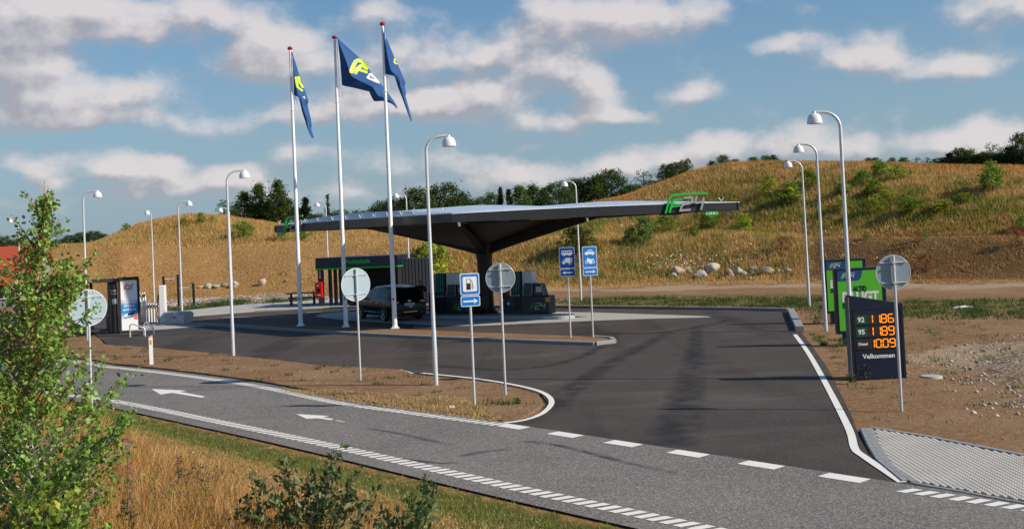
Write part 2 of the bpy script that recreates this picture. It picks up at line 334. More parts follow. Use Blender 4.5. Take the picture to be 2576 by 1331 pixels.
def region(X,Y,Z):
    r=np.hypot(X,Y); a=np.arctan2(X,Y); d1=np.interp(a,AZ,T1); d2=np.interp(a,AZ,T2); d3=np.interp(a,AZ,T3)
    s=near_s(X,Y); flat=(r<d1).astype(float)
    hill=sstep((r-d1+2)/3)
    soil=(1-hill)*sstep((-s-3.2)/.6)
    dryverge=(1-hill)*(1-soil)
    green=np.clip(1-np.abs(s-1.3)/1.2,0,1)*dryverge*.9 + np.clip(1-np.abs(s-3.0)/2.0,0,1)*dryverge*(X>-2)*.55
    green=green+blur_mask(X,Y,GREENR,1.5)*.55*(1-hill)
    up=sstep((r-d2-1+1.6*wave(X*1.3,Y*.9))/6); crest=np.clip(1.15-(d3-r)/13,0,1)
    right=sstep((a+.02)/.08)
    green=green+hill*up*(1-crest)*(.30+.25*right)*(.55+.45*wave(X*1.7,Y*1.9+4))
    gravel=blur_mask(X,Y,GRAVEL,1.5)*(1-hill)+blur_mask(X,Y,GRAVR,1.8)*.62
    sand=blur_mask(X,Y,SANDR,1.0)*.9+blur_mask(X,Y,GRAVR,1.6)*.55+blur_mask(X,Y,SANDP,2.0)*(.62+.25*wave(X*1.5,Y*2.2))
    burnt=hill*(crest*(.15+.45*right)+.25*(wave(X*1.2+3,Y*1.4)>.3))
    a2=sstep((a-az_of(1980))/.03); bare=1-sstep((a-az_of(850))/.10)*(1-a2)
    dark=hill*(1-up)*a2*.75
    return [np.clip(k,0,1) for k in (green,gravel,soil,sand,burnt,dark)]
def make_ground():
    xs=spaced(-420,420,.55,-34,42,.06); ys=spaced(-60,900,.55,8,132,.06)
    X,Y=np.meshgrid(xs,ys); Z=TZ(X,Y); nx,ny=len(xs),len(ys)
    reg=region(X,Y,Z); rough=(reg[2]+reg[1]*.8)*(1-inpoly(X,Y,GP(P_FORE)))
    jit=(rng.random(X.shape)-.5)*.05; Z=Z+jit*rough+np.where(reg[1]>.5,.02,0)
    r=np.hypot(X,Y); Z=np.where((r>np.interp(np.arctan2(X,Y),AZ,T1)+2),Z+(rng.random(X.shape)-.5)*.12,Z)
    me=bpy.data.meshes.new('ground'); V=np.stack([X,Y,Z],-1).reshape(-1,3)
    I=np.arange(nx*ny).reshape(ny,nx); F=np.stack([I[:-1,:-1],I[:-1,1:],I[1:,1:],I[1:,:-1]],-1).reshape(-1,4)
    me.vertices.add(len(V)); me.vertices.foreach_set('co',V.astype(np.float32).ravel()); me.loops.add(F.size); me.loops.foreach_set('vertex_index',F.astype(np.int32).ravel())
    me.polygons.add(len(F)); me.polygons.foreach_set('loop_start',np.arange(0,F.size,4,dtype=np.int32)); me.polygons.foreach_set('loop_total',np.full(len(F),4,np.int32)); me.update(calc_edges=True)
    me.polygons.foreach_set('use_smooth',np.ones(len(F),bool))
    for nm,ix in (('ra',(0,1,2)),('rb',(3,4,5))):
        at=me.color_attributes.new(nm,'FLOAT_COLOR','POINT'); c=np.ones((len(V),4),np.float32)
        for k,i in enumerate(ix): c[:,k]=reg[i].ravel()
        at.data.foreach_set('color',c.ravel())
    o=bpy.data.objects.new('ground',me); C.objects.link(o); tag(o,'sandy soil and dry grass ground rising to grassy hills',None,None,'structure'); return o
def ground_mat():
    m=bpy.data.materials.new('ground'); m.use_nodes=True; nt=m.node_tree; N=nt.nodes.new; L=nt.links.new; b=nt.nodes['Principled BSDF']
    b.inputs['Roughness'].default_value=.95; b.inputs['Specular IOR Level'].default_value=.04
    geo=N('ShaderNodeNewGeometry'); P=geo.outputs['Position']
    def nz(scale,det=6,rough=.6):
        n=N('ShaderNodeTexNoise'); n.inputs['Scale'].default_value=scale; n.inputs['Detail'].default_value=det; n.inputs['Roughness'].default_value=rough; L(P,n.inputs['Vector']); return n.outputs[0]
    def mix(f,a,bb,const=False):
        x=N('ShaderNodeMix'); x.data_type='RGBA'
        if isinstance(f,float): x.inputs[0].default_value=f
        else: L(f,x.inputs[0])
        for i,v in ((6,a),(7,bb)):
            if isinstance(v,tuple): x.inputs[i].default_value=(*v[:3],1)
            else: L(v,x.inputs[i])
        return x.outputs[2]
    def math_(op,a,bb=0.0,c=None):
        x=N('ShaderNodeMath'); x.operation=op
        for i,v in enumerate((a,bb,c)):
            if v is None: continue
            if isinstance(v,(int,float)): x.inputs[i].default_value=v
            else: L(v,x.inputs[i])
        return x.outputs[0]
    def rng_(v,a,bb,lo=0,hi=1):
        x=N('ShaderNodeMapRange'); x.interpolation_type='SMOOTHSTEP'; L(v,x.inputs[0]); x.inputs[1].default_value=a; x.inputs[2].default_value=bb; x.inputs[3].default_value=lo; x.inputs[4].default_value=hi; return x.outputs[0]
    A=N('ShaderNodeAttribute'); A.attribute_name='ra'; sa=N('ShaderNodeSeparateColor'); L(A.outputs['Color'],sa.inputs[0])
    B=N('ShaderNodeAttribute'); B.attribute_name='rb'; sb=N('ShaderNodeSeparateColor'); L(B.outputs['Color'],sb.inputs[0])
    n1=nz(.9); n2=nz(5,8,.7); n3=nz(22,6,.7); nb=nz(.25,4)
    def edge(w,n,k=.9): return rng_(math_('ADD',w,math_('MULTIPLY',math_('SUBTRACT',n,.5),k)),.35,.65)
    dry=mix(rng_(n2,.3,.7),(.23,.125,.050),(.46,.28,.12)); dry=mix(rng_(n1,.4,.7),dry,mix(n2,(.28,.14,.05),(.40,.22,.085)))
    grn=mix(n2,(.055,.075,.018),(.16,.17,.05))
    soil=mix(rng_(n2,.3,.75),(.21,.118,.062),(.36,.22,.128)); soil=mix(rng_(nb,.45,.65),soil,mix(n3,(.27,.165,.09),(.38,.245,.15))); 
    sand=mix(n2,(.34,.245,.155),(.46,.345,.235))
    vor=N('ShaderNodeTexVoronoi'); vor.inputs['Scale'].default_value=9; L(P,vor.inputs['Vector'])
    sg=N('ShaderNodeSeparateColor'); L(vor.outputs['Color'],sg.inputs[0])
    grv=mix(sg.outputs[0],(.28,.20,.14),(.50,.42,.34)); grv=mix(rng_(vor.outputs['Distance'],.35,.6),grv,(.16,.11,.075))
    burnt=mix(n2,(.27,.13,.045),(.42,.21,.08)); dark=mix(n2,(.10,.06,.028),(.2,.115,.05))
    c=mix(edge(sb.outputs[1],n1),dry,burnt); c=mix(edge(sb.outputs[2],n1,1.2),c,dark)
    c=mix(edge(sa.outputs[2],n2,.5),c,soil); c=mix(edge(sb.outputs[0],n1,.9),c,sand); c=mix(edge(sa.outputs[1],n1,.9),c,grv); c=mix(edge(sa.outputs[0],nz(1.6,8,.7),1.3),c,grn)
    c=mix(rng_(n3,.62,.72,0,.35),c,(.5,.44,.37)); 
    L(c,b.inputs['Base Color'])
    bp=N('ShaderNodeBump'); bp.inputs['Strength'].default_value=.9; bp.inputs['Distance'].default_value=.10; L(math_('ADD',n2,math_('MULTIPLY',n3,.5)),bp.inputs['Height']); L(bp.outputs[0],b.inputs['Normal'])
    return m
M['ground']=ground_mat()
gobj=make_ground(); gobj.data.materials.append(M['ground'])
# ------------------------------------------------------------------ roads
def asphalt(name,c0,c1,speck,rough,scale,patch=None,tracks=False):
    m=bpy.data.materials.new(name); m.use_nodes=True; nt=m.node_tree; N=nt.nodes.new; L=nt.links.new; b=nt.nodes['Principled BSDF']; b.inputs['Specular IOR Level'].default_value=.3
    geo=N('ShaderNodeNewGeometry'); P=geo.outputs['Position']
    def nz(s,d=5,r=.6,v=None):
        n=N('ShaderNodeTexNoise'); n.inputs['Scale'].default_value=s; n.inputs['Detail'].default_value=d; n.inputs['Roughness'].default_value=r; L(v if v is not None else P,n.inputs['Vector']); return n.outputs[0]
    def mr(v,a,bb,lo=0,hi=1):
        x=N('ShaderNodeMapRange'); x.interpolation_type='SMOOTHSTEP'; L(v,x.inputs[0]); x.inputs[1].default_value=a; x.inputs[2].default_value=bb; x.inputs[3].default_value=lo; x.inputs[4].default_value=hi; return x.outputs[0]
    def mix(f,a,bb):
        x=N('ShaderNodeMix'); x.data_type='RGBA'; L(f,x.inputs[0])
        for i,v in ((6,a),(7,bb)):
            if isinstance(v,tuple): x.inputs[i].default_value=(*v,1)
            else: L(v,x.inputs[i])
        return x.outputs[2]
    c=mix(mr(nz(.35,5),.3,.7),c0,c1); c=mix(mr(nz(2.5,8,.7),.5,.8,0,.5),c,tuple(k*.75 for k in c0))
    vr=N('ShaderNodeTexVoronoi'); vr.inputs['Scale'].default_value=scale; L(P,vr.inputs['Vector']); sp=N('ShaderNodeSeparateColor'); L(vr.outputs['Color'],sp.inputs[0])
    c=mix(mr(sp.outputs[0],.62,1.0,0,.75),c,speck); c=mix(mr(sp.outputs[1],.6,1.0,0,.6),c,tuple(k*.45 for k in c0))
    if tracks:      # rubber worn into the turning lanes, dust beside them
        mp=N('ShaderNodeMapping'); L(P,mp.inputs[0]); mp.inputs['Rotation'].default_value=(0,0,R(-18)); mp.inputs['Scale'].default_value=(.55,.05,1)
        t=mr(nz(1.0,3,.5,mp.outputs[0]),.50,.66,0,.65); c=mix(t,c,tuple(k*.45 for k in c0))
        mp2=N('ShaderNodeMapping'); L(P,mp2.inputs[0]); mp2.inputs['Rotation'].default_value=(0,0,R(12)); mp2.inputs['Scale'].default_value=(.10,.8,1)
        c=mix(mr(nz(1.0,5,.6,mp2.outputs[0]),.52,.75,0,.5),c,(.125,.105,.095))
        c=mix(mr(nz(.22,7,.7),.50,.75,0,.45),c,(.15,.122,.105)); c=mix(mr(nz(7,9,.75),.62,.8,0,.5),c,(.16,.135,.12)); c=mix(mr(nz(.6,6,.6),.58,.72,0,.5),c,tuple(k*.62 for k in c0))
    else:
        mp=N('ShaderNodeMapping'); L(P,mp.inputs[0]); mp.inputs['Rotation'].default_value=(0,0,R(49)); mp.inputs['Scale'].default_value=(.12,.9,1)
        c=mix(mr(nz(1.0,4,.6,mp.outputs[0]),.55,.75,0,.4),c,tuple(k*.6 for k in c0))
    L(c,b.inputs['Base Color']); b.inputs['Roughness'].default_value=rough
    bp=N('ShaderNodeBump'); bp.inputs['Strength'].default_value=.5; bp.inputs['Distance'].default_value=.01; L(vr.outputs['Distance'],bp.inputs['Height']); L(bp.outputs[0],b.inputs['Normal'])
    return m
M['old']=asphalt('old_grey_asphalt',(.150,.136,.130),(.20,.182,.172),(.34,.315,.30),.9,36)
M['new']=asphalt('new_dark_asphalt',(.054,.042,.037),(.075,.059,.051),(.12,.10,.09),.8,60,tracks=True)
def marking_mat():
    m=mat('road_marking',(.78,.76,.72),.7,0,.06,2); nt=m.node_tree; N=nt.nodes.new; L=nt.links.new; b=nt.nodes['Principled BSDF']
    src=b.inputs['Base Color'].links[0].from_socket; geo=N('ShaderNodeNewGeometry'); n=N('ShaderNodeTexNoise'); n.inputs['Scale'].default_value=14; n.inputs['Detail'].default_value=9; n.inputs['Roughness'].default_value=.75; L(geo.outputs['Position'],n.inputs['Vector'])
    r=N('ShaderNodeMapRange'); L(n.outputs[0],r.inputs[0]); r.inputs[1].default_value=.60; r.inputs[2].default_value=.72; r.inputs[4].default_value=.7
    x=N('ShaderNodeMix'); x.data_type='RGBA'; L(r.outputs[0],x.inputs[0]); L(src,x.inputs[6]); x.inputs[7].default_value=(.2,.19,.18,1); L(x.outputs[2],b.inputs['Base Color']); return m
M['mark']=marking_mat()
def sheet(name,pts,z,m,label,thick=0.0):
    from mathutils.geometry import tessellate_polygon
    P=[Vector((p[0],p[1],z)) for p in pts]; tr=tessellate_polygon([P]); mb=MB(); mb.add(P,[])
    for t in tr:
        a,b_,c=[P[i] for i in t]; t=tuple(t)
        if (b_-a).cross(c-a).z<0: t=t[::-1]
        mb.f.append(t)
    if thick:
        n=len(P); mb.v+=[(p.x,p.y,z-thick) for p in P]
        for i in range(n): mb.f.append((i,(i+1)%n,n+(i+1)%n,n+i))
    o=mb.build(name,m,None,flip=not thick); tag(o,label,None,None,'structure'); return o
def smooth_line(pts,n=8):
    P=[Vector((p[0],p[1])) for p in pts]; out=[]
    for i in range(len(P)-1):
        a=P[max(i-1,0)];b=P[i];c=P[i+1];d=P[min(i+2,len(P)-1)]
        for k in range(n):
            t=k/n; q=.5*((2*b)+(c-a)*t+(2*a-5*b+4*c-d)*t*t+(3*b-a-3*c+d)*t**3); out.append((q.x,q.y))
    out.append(tuple(P[-1])); return out
near_px=[(-250,930),(100,985),(290,1010),(600,1072),(870,1130),(1300,1228),(1780,1331)]
near_l=[G(*p)[:2] for p in near_px]; dl=Vector(near_l[-1])-Vector(near_l[-2]); dl.normalize(); near_l.append(tuple(Vector(near_l[-1])+dl*22))
near_l=smooth_line(near_l,6)
far_px=[(-300,905),(120,905),(260,922),(430,941),(640,971),(840,1012),(1040,1040),(1250,1068)]
far_l=[G(*p)[:2] for p in far_px]; far_s=smooth_line(far_l,6)
def offset(line,d):
    out=[]; P=[Vector(p) for p in line]
    for i,p in enumerate(P):
        t=(P[min(i+1,len(P)-1)]-P[max(i-1,0)]).normalized(); out.append((p.x-t.y*d,p.y+t.x*d))
    return out
dashA=Vector(G(1262,1069)[:2]); dashB=Vector(G(2172,1210)[:2]); dd=(dashB-dashA).normalized()
tickA=Vector(G(2268,1232)[:2]); tickB=Vector(G(2576,1279)[:2])
farR=[tuple(tickB+(tickB-tickA).normalized()*k) for k in (0,8,25)]
road=offset(near_l,-.55)+[(farR[2][0]+.6,farR[2][1]+.5),(farR[0][0]+.2,farR[0][1]+.25),(tickA.x+.25,tickA.y+.25),tuple(dashB+Vector((.1,.2))),tuple(dashA+Vector((.1,.2)))]+offset(far_s,.42)[::-1]
sheet('road',road,.004,M['old'],'old grey asphalt slip road across the front')
# jagged edge of the soil islands comes from the sheets lying on them
fore=GP(P_FORE)
sheet('forecourt',fore,0.0,M['new'],'new dark asphalt forecourt of the filling station')
def stain(name,pts,w0,w1,label):
    zz=.008 if 'slip' in label and 'grey' in label else .002
    L_=smooth_line(GP(pts),8); n=len(L_); mb=MB(); P=[Vector(p) for p in L_]; vs=[]; col=[]
    for i,p in enumerate(P):
        t=(P[min(i+1,n-1)]-P[max(i-1,0)]).normalized(); nn=Vector((-t.y,t.x)); w=w0+(w1-w0)*i/(n-1)
        for k in range(7): s=k/3-1; vs.append((p.x+nn.x*w/2*s,p.y+nn.y*w/2*s,zz)); col.append((1-s*s)*min(1,i/4,(n-1-i)/4))
    mb.add(vs,[(i*7+k,i*7+k+1,(i+1)*7+k+1,(i+1)*7+k) for i in range(n-1) for k in range(6)]); o=mb.build(name,M['stain'],flip=True)
    for f in o.data.polygons: pass
    bm=bmesh.new(); bm.from_mesh(o.data)
    for f in bm.faces:
        f.normal_update()
        if f.normal.z<0: f.normal_flip()
    bm.to_mesh(o.data); bm.free()
    at=o.data.color_attributes.new('wear','FLOAT_COLOR','POINT'); at.data.foreach_set('color',np.repeat(np.array(col,np.float32),4)); tag(o,label,None,None,'structure')
def stain_mat():
    m=bpy.data.materials.new('rubber_wear'); m.use_nodes=True; nt=m.node_tree; N=nt.nodes.new; L=nt.links.new; b=nt.nodes['Principled BSDF']; out=nt.nodes['Material Output']; b.inputs['Base Color'].default_value=(.022,.021,.021,1); b.inputs['Roughness'].default_value=.6
    a=N('ShaderNodeAttribute'); a.attribute_name='wear'; geo=N('ShaderNodeNewGeometry'); n=N('ShaderNodeTexNoise'); n.inputs['Scale'].default_value=1.6; n.inputs['Detail'].default_value=8; L(geo.outputs['Position'],n.inputs['Vector'])
    r=N('ShaderNodeMapRange'); L(n.outputs[0],r.inputs[0]); r.inputs[1].default_value=.35; r.inputs[2].default_value=.65; r.inputs[3].default_value=.05; r.inputs[4].default_value=.58
    mu=N('ShaderNodeMath'); mu.operation='MULTIPLY'; L(a.outputs['Fac'],mu.inputs[0]); L(r.outputs[0],mu.inputs[1]); tr=N('ShaderNodeBsdfTransparent'); mx=N('ShaderNodeMixShader'); L(mu.outputs[0],mx.inputs[0]); L(tr.outputs[0],mx.inputs[1]); L(b.outputs[0],mx.inputs[2]); L(mx.outputs[0],out.inputs[0]); return m
M['stain']=stain_mat()
stain('tyre_wear',[(1752,815),(1748,870),(1740,940),(1715,1030),(1690,1100),(1660,1125)],.5,1.5,'dark band of tyre rubber worn into the forecourt exit')
stain('tyre_wear',[(1700,830),(1560,900),(1480,950),(1410,1000),(1395,1040)],.7,.9,'dark curved tyre wear towards the slip road')
stain('tyre_wear',[(1560,830),(1500,880),(1400,915),(1250,930),(1050,915)],.5,.5,'dark tyre wear sweeping into the lane past the lamps')
stain('tyre_wear',[(1850,800),(1780,818),(1640,838),(1480,835)],.5,.6,'dark tyre wear in front of the concrete apron')
for pts,w in (([(1150,1150),(1200,1140),(1290,1128)],.25),([(1000,1150),(1100,1165),(1200,1160)],.16),([(1300,1110),(1400,1120),(1600,1170),(1750,1200)],.2),([(900,1075),(1000,1090),(1150,1125)],.18)):
    stain('tyre_wear',pts,w,w,'dark tyre wear on the grey slip road')
# soil island between slip road and forecourt is the ground itself, raised by its own sheet
isl_top=smooth_line(GP([(40,858),(230,858),(270,868),(380,876),(600,897),(800,919),(1000,932),(1042,942),(1200,960),(1290,976),(1345,992),(1362,1012),(1345,1036),(1300,1054),(1225,1062)]),5)
isl_bot=offset(far_s,.55)
isl=isl_top+isl_bot[::-1][2:-6]
def jag(poly,amp=.06,step=.35):
    out=[]; n=len(poly)
    for i in range(n):
        a=Vector(poly[i]);b=Vector(poly[(i+1)%n]); k=max(1,int((b-a).length/step))
        for j in range(k): 
            q=a.lerp(b,j/k); out.append((q.x+random.uniform(-amp,amp),q.y+random.uniform(-amp,amp)))
    return out
def ground_sheet(name,poly,z,m,label,green=0.,gravel=0.,soil=1.,sand=0.,burnt=0.,dark=0.,thick=.05,hump=0):
    o=sheet(name,poly,z,m,label,thick); me=o.data
    for nm,col in (('ra',(green,gravel,soil,1)),('rb',(sand,burnt,dark,1))):
        at=me.color_attributes.new(nm,'FLOAT_COLOR','POINT'); at.data.foreach_set('color',np.tile(np.array(col,np.float32),len(me.vertices)))
    return o
ground_sheet('soil_island',jag(isl),.03,M['ground'],'bare brown soil island between slip road and forecourt',thick=.05)
# concrete apron under the canopy and slabs on the left
sheet('concrete_apron',smooth_line(GP([(790,797),(900,808),(1150,820),(1350,813),(1600,803),(1790,797.5),(1640,791),(1400,784.5),(1000,783),(830,787),(790,797)]),5),.006,M['concrete'],'pale concrete apron under the canopy')
sheet('concrete_slab',GP([(366,832),(420,828),(540,818.5),(530,813),(400,812),(362,820)]),.006,M['concrete'],'pale concrete slab beside the card terminal')
sheet('footpath',GP([(430,786),(560,772),(640,765),(860,752),(900,760),(860,776),(815,775),(640,783),(470,796)]),.03,M['concrete'],'pale paved footpath behind the forecourt',.05)
# kerbs
def kerb(line,w,h,name,label,n_len=1.0,z0=-.02):
    mb=MB(); P=[Vector(p) for p in line]; acc=[P[0]]; segs=[]
    L_=0; pts=[P[0]]
    tot=[0]
    for i in range(1,len(P)): tot.append(tot[-1]+(P[i]-P[i-1]).length)
    def at(s):
        for i in range(1,len(P)):
            if s<=tot[i]+1e-9: return P[i-1].lerp(P[i],(s-tot[i-1])/max(1e-9,tot[i]-tot[i-1]))
        return P[-1]
    k=max(1,int(tot[-1]/n_len))
    for i in range(k):
        a=at(tot[-1]*i/k); b=at(tot[-1]*(i+1)/k); t=(b-a); l=t.length; t.normalize(); a=a+t*.006; b=b-t*.006; n=Vector((-t.y,t.x))*w/2; c=.02
        prof=[(-1,z0),(-1,h-c),(-1+c*2/w,h),(1-c*2/w,h),(1,h-c),(1,z0)]; vs=[]
        for q in (a,b):
            for s,z in prof: vs.append((q.x+n.x*s,q.y+n.y*s,z))
        mb.add(vs,[(j,j+1,7+j,6+j) for j in range(5)]+[(0,5,4,3,2,1),(6,7,8,9,10,11)])
    o=mb.build(name,M['kerb']); tag(o,label,None,None,'structure'); return o
k2f=smooth_line(GP([(478,817.5),(600,824),(757,834.5),(1000,848.5),(1300,861),(1480,868),(1530,867),(1547,861),(1535,855),(1490,852)]),5)
kerb(k2f,.2,.12,'kerb','grey stone kerb round the narrow soil strip with the flagpoles')
strip=smooth_line(GP([(480,816),(600,822.5),(757,832.5),(1000,846),(1300,858.5),(1480,865),(1535,861),(1490,853),(1400,849),(1200,841),(1000,832),(850,826),(700,820.5),(560,815),(490,812.5)]),4)
ground_sheet('soil_strip',jag(strip,.03),.085,M['ground'],'narrow strip of brown soil carrying the flagpoles',sand=.3,thick=.1)
kerb(smooth_line(GP([(1390,774.5),(1550,776),(1700,778),(1850,780),(1983,783)]),4),.2,.13,'kerb','grey stone kerb along the back of the forecourt')
kerb(smooth_line(GP([(830,777),(1000,774),(1200,773.5),(1388,774.5)]),4),.2,.13,'kerb','grey kerb behind the fuel pumps')
kerb(GP([(1989,785),(2012,833)]),.30,.16,'kerb','heavy grey kerb block at the corner of the forecourt')
# ------------------------------------------------------------------ markings
marks=MB()
def quad(a,b,c,d,z=.010): marks.add([(p[0],p[1],z) for p in (a,b,c,d)],[(0,1,2,3)])
def band(line,w,z=.010):
    a=offset(line,w/2); b=offset(line,-w/2)
    for i in range(len(a)-1): quad(b[i],b[i+1],a[i+1],a[i],z)
def ticks(line,w,per=.30,bar=.185,s0=0,s1=1e9):
    P=[Vector(p) for p in line]; s=0.0
    for i in range(len(P)-1):
        t=P[i+1]-P[i]; l=t.length; t.normalize(); n=Vector((-t.y,t.x))
        while s<l:
            if s0<=s: pass
            a=P[i]+t*s; jt=random.uniform(-.012,.012)
            sl=.10
            quad(a-n*w/2+t*jt,a-n*w/2+t*(bar+jt),a+n*w/2+t*(bar+sl),a+n*w/2+t*sl)
            s+=per
        s-=l
ticks(near_l,.31,.235,.150); ticks(far_s,.31,.235,.155)
ticks([tuple(tickA),tuple(tickB),tuple(tickB+(tickB-tickA).normalized()*12)],.30,.25,.155)
L_=(dashB-dashA).length; nrm=Vector((-dd.y,dd.x))
per=(L_+0)/5.45
for i in range(6):
    a=dashA+dd*(per*i); b=a+dd*(per*.47); quad(a-nrm*.16,b-nrm*.16,b+nrm*.16,a+nrm*.16)
band(smooth_line(GP([(1062,939),(1200,953.5),(1300,970),(1365,988),(1388,1012),(1365,1040),(1320,1057),(1268,1065)]),6),.13,.012)
band(smooth_line(GP([(2000,842),(2030,883),(2058,930),(2102,1012),(2138,1085),(2150,1128),(2175,1150),(2270,1214)]),5),.14,.012)
band(smooth_line(GP([(1005,930),(1040,940)]),2),.06,.012)
def arrow(px):
    P=[G(*p)[:2] for p in px]; marks.add([(p[0],p[1],.010) for p in P],[tuple(range(len(P)))])
for A in ([(381,979),(472,983),(453,986),(517,998),(508,1001),(433,989),(404,993)],[(745,1042),(829,1047),(812,1050.5),(840,1054),(832,1057.5),(800,1053),(770,1054)]):
    P=[G(*p)[:2] for p in A]; marks.add([(p[0],p[1],.010) for p in P],[(0,1,2,5,6),(2,3,4,5)])
band(GP([(846,1058),(866,1062)]),.05)
for a,b in (((560,798.5),(640,797)),((655,799.5),(715,797.5)),((770,786),(810,784.5)),((1040,822),(1100,822.5)),((588,786),(618,782))): band(GP([a,b]),.10,.006)
o=marks.build('road_markings',M['mark'],flip=True); tag(o,'white road markings: edge ticks, give way dashes, arrows and edge lines',None,None,'structure')
me=o.data; bm=bmesh.new(); bm.from_mesh(me)
for f in bm.faces:
    f.normal_update()
    if f.normal.z<0: f.normal_flip()
bm.to_mesh(me); bm.free()
# lattice pavers, lower right
def paver_mat():
    m=bpy.data.materials.new('lattice_pavers'); m.use_nodes=True; nt=m.node_tree; N=nt.nodes.new; L=nt.links.new; b=nt.nodes['Principled BSDF']; b.inputs['Roughness'].default_value=.9
    geo=N('ShaderNodeNewGeometry'); n=N('ShaderNodeTexNoise'); n.inputs['Scale'].default_value=1.3; n.inputs['Detail'].default_value=8; L(geo.outputs['Position'],n.inputs['Vector'])
    x=N('ShaderNodeMix'); x.data_type='RGBA'; L(n.outputs[0],x.inputs[0]); x.inputs[6].default_value=(.34,.325,.30,1); x.inputs[7].default_value=(.52,.50,.47,1); L(x.outputs[2],b.inputs['Base Color']); return m
M['paver']=paver_mat()
pv=GP([(2200,1082),(2330,1103),(2576,1152),(2800,1197),(2800,1335),(2576,1262),(2298,1212),(2232,1160),(2210,1120)])
sheet('paver_bed',pv,.012,mat('paver_bed_soil',(.17,.14,.115),.95,0,.3,12,.4,40),'dark soil between the lattice pavers',0)
def lattice():
    P=np.array(pv); mb=MB(); a0=Vector((.75,-.66)).normalized(); a1=Vector((-a0.y,a0.x)); o=Vector(pv[0]); per=.125; w=.058
    # woven pattern: short raised bars, alternate rows shifted
    S_=[(Vector(p)-o) for p in pv]; us=[q.dot(a0) for q in S_]; vs_=[q.dot(a1) for q in S_]
    u=min(us)
    i=0
    while u<max(us):
        v=min(vs_)+(per/2 if i%2 else 0)
        while v<max(vs_):
            c=o+a0*u+a1*v
            if inpoly(np.array([c.x]),np.array([c.y]),pv)[0]:
                l=.100; hw=w*.38
                q=[c-a1*l/2-a0*hw,c+a1*l/2-a0*hw,c+a1*l/2+a0*hw,c-a1*l/2+a0*hw]; z0,z1=.013,.026
                mb.add([(p.x,p.y,z0) for p in q]+[(p.x*.96+c.x*.04,p.y*.96+c.y*.04,z1) for p in q],[(7,6,5,4),(0,1,5,4),(1,2,6,5),(2,3,7,6),(3,0,4,7)])
            v+=per
        u+=w*.92; i+=1
    ob=mb.build('grass_pavers',M['paver']); tag(ob,'light grey concrete lattice pavers beside the exit',None,None,'structure')
lattice()
kerb(GP([(2185,1080),(2205,1122),(2228,1160)]),.16,.03,'paver_edging','grey brick edging of the lattice pavers beside the white line',.3)
kerb(GP([(2228,1160),(2260,1188),(2300,1215)]),.12,.03,'paver_edging','grey brick edging of the lattice pavers near the slip road',.3)
kerb(GP([(2171,1080),(2190,1122),(2212,1158),(2278,1212)]),.13,.028,'paver_edging','outer row of grey brick edging along the white line',.3)
kerb(GP([(2296,1216),(2430,1240),(2576,1267),(2760,1303)]),.10,.022,'paver_edging','grey brick edging of the lattice pavers along the slip road',.3)
kerb(GP([(2195,1078),(2330,1099),(2576,1147),(2750,1180)]),.14,.03,'paver_edging','grey brick edging of the lattice pavers along the soil',.3)
# ------------------------------------------------------------------ street lamps
def make_lamp(loc,rz,label,H=6.66,arm=.62):
    t=empty('street_lamp',loc,label,'street lamp',rz,'white bell lamps round the filling station')
    r=.40; pts=[(0,0,-.05),(0,0,1.5),(0,0,1.52),(0,0,H-r-.05)]; rr=[.066,.06,.055,.040]
    for k in range(1,9):
        a=PI/2*k/8; pts.append((r*(1-math.cos(a)),0,H-r-.05+r*math.sin(a))); rr.append(.038)
    pts.append((arm-.02,0,H-.03)); rr.append(.035)
    MB().tube(pts,rr,12).build('pole',M['galv'],t,True)
    MB().box((.055,0,.9),(.03,.07,.3)).build('service_door',M['galv'],t)
    m=MB(); m.lathe([(.0,.02),(.04,.015),(.045,-.02),(.06,-.045),(.0,-.05)],(arm,0,H-.03),12); m.build('bracket',M['galv'],t,True)
    m=MB(); prof=[(.04,-.065),(.085,-.075),(.128,-.105),(.158,-.15),(.178,-.21),(.187,-.275),(.189,-.325),(.182,-.325),(.168,-.19),(.09,-.10),(.0,-.09)]
    m.lathe(prof,(arm,0,H),20); m.build('lamp_shade',M['lampwhite'],t,True)
    m=MB(); m.lathe([(0,-.325),(.12,-.32),(.176,-.30)],(arm,0,H),16); m.build('diffuser',M['bwhite'],t,True)
    return t
lamp0=make_lamp(G(1097,971),R(8),'white bell lamp in the soil island beside the blue fuel pump sign')
def lamp(loc,rz,label):
    c=copy_tree(lamp0); c.location=loc; c.rotation_euler=(0,0,rz); c['label']=label; return c
lamp(G(587,896),R(15),'white bell lamp standing in the soil island between the marker post and the flagpoles')
c=S(209,505,48.9); lamp((c.x,c.y,0),R(10),'white bell lamp behind the birch tree with its head to the right')
lamp(G(458,792),R(12),'white bell lamp standing behind the silver grit box')
c=S(381,560,79); lamp((c.x,c.y,0),R(-97),'white bell lamp at the foot of the left hill with its head towards the road')
c=S(820,530,77); lamp((c.x,c.y,0),R(172),'white bell lamp behind the blue fascia shelter, between two flagpoles')
c=S(1022,505,67); lamp((c.x,c.y,0),R(174),'white bell lamp beside the grey slatted wall, its head to the left')
lamp(G(1462,757),R(172),'white bell lamp between the two blue vehicle signs')
c=S(2112,290,27.4); lamp((c.x,c.y,0),R(176),'nearest white bell lamp on the right, rising behind the fuel price sign')
lamp(G(2078,831),R(174),'white bell lamp before the rear green billboard, middle of three')
lamp(G(2036,770),R(176),'farthest white bell lamp on the right, left of the green billboards')
c=S(577,545,80); lamp((c.x,c.y,0),R(195),'distant white bell lamp half hidden behind a nearer lamp pole')
c=S(46,570,82); lamp((c.x,c.y,0),R(172),'distant white bell lamp seen above the red tiled roof at the left edge')
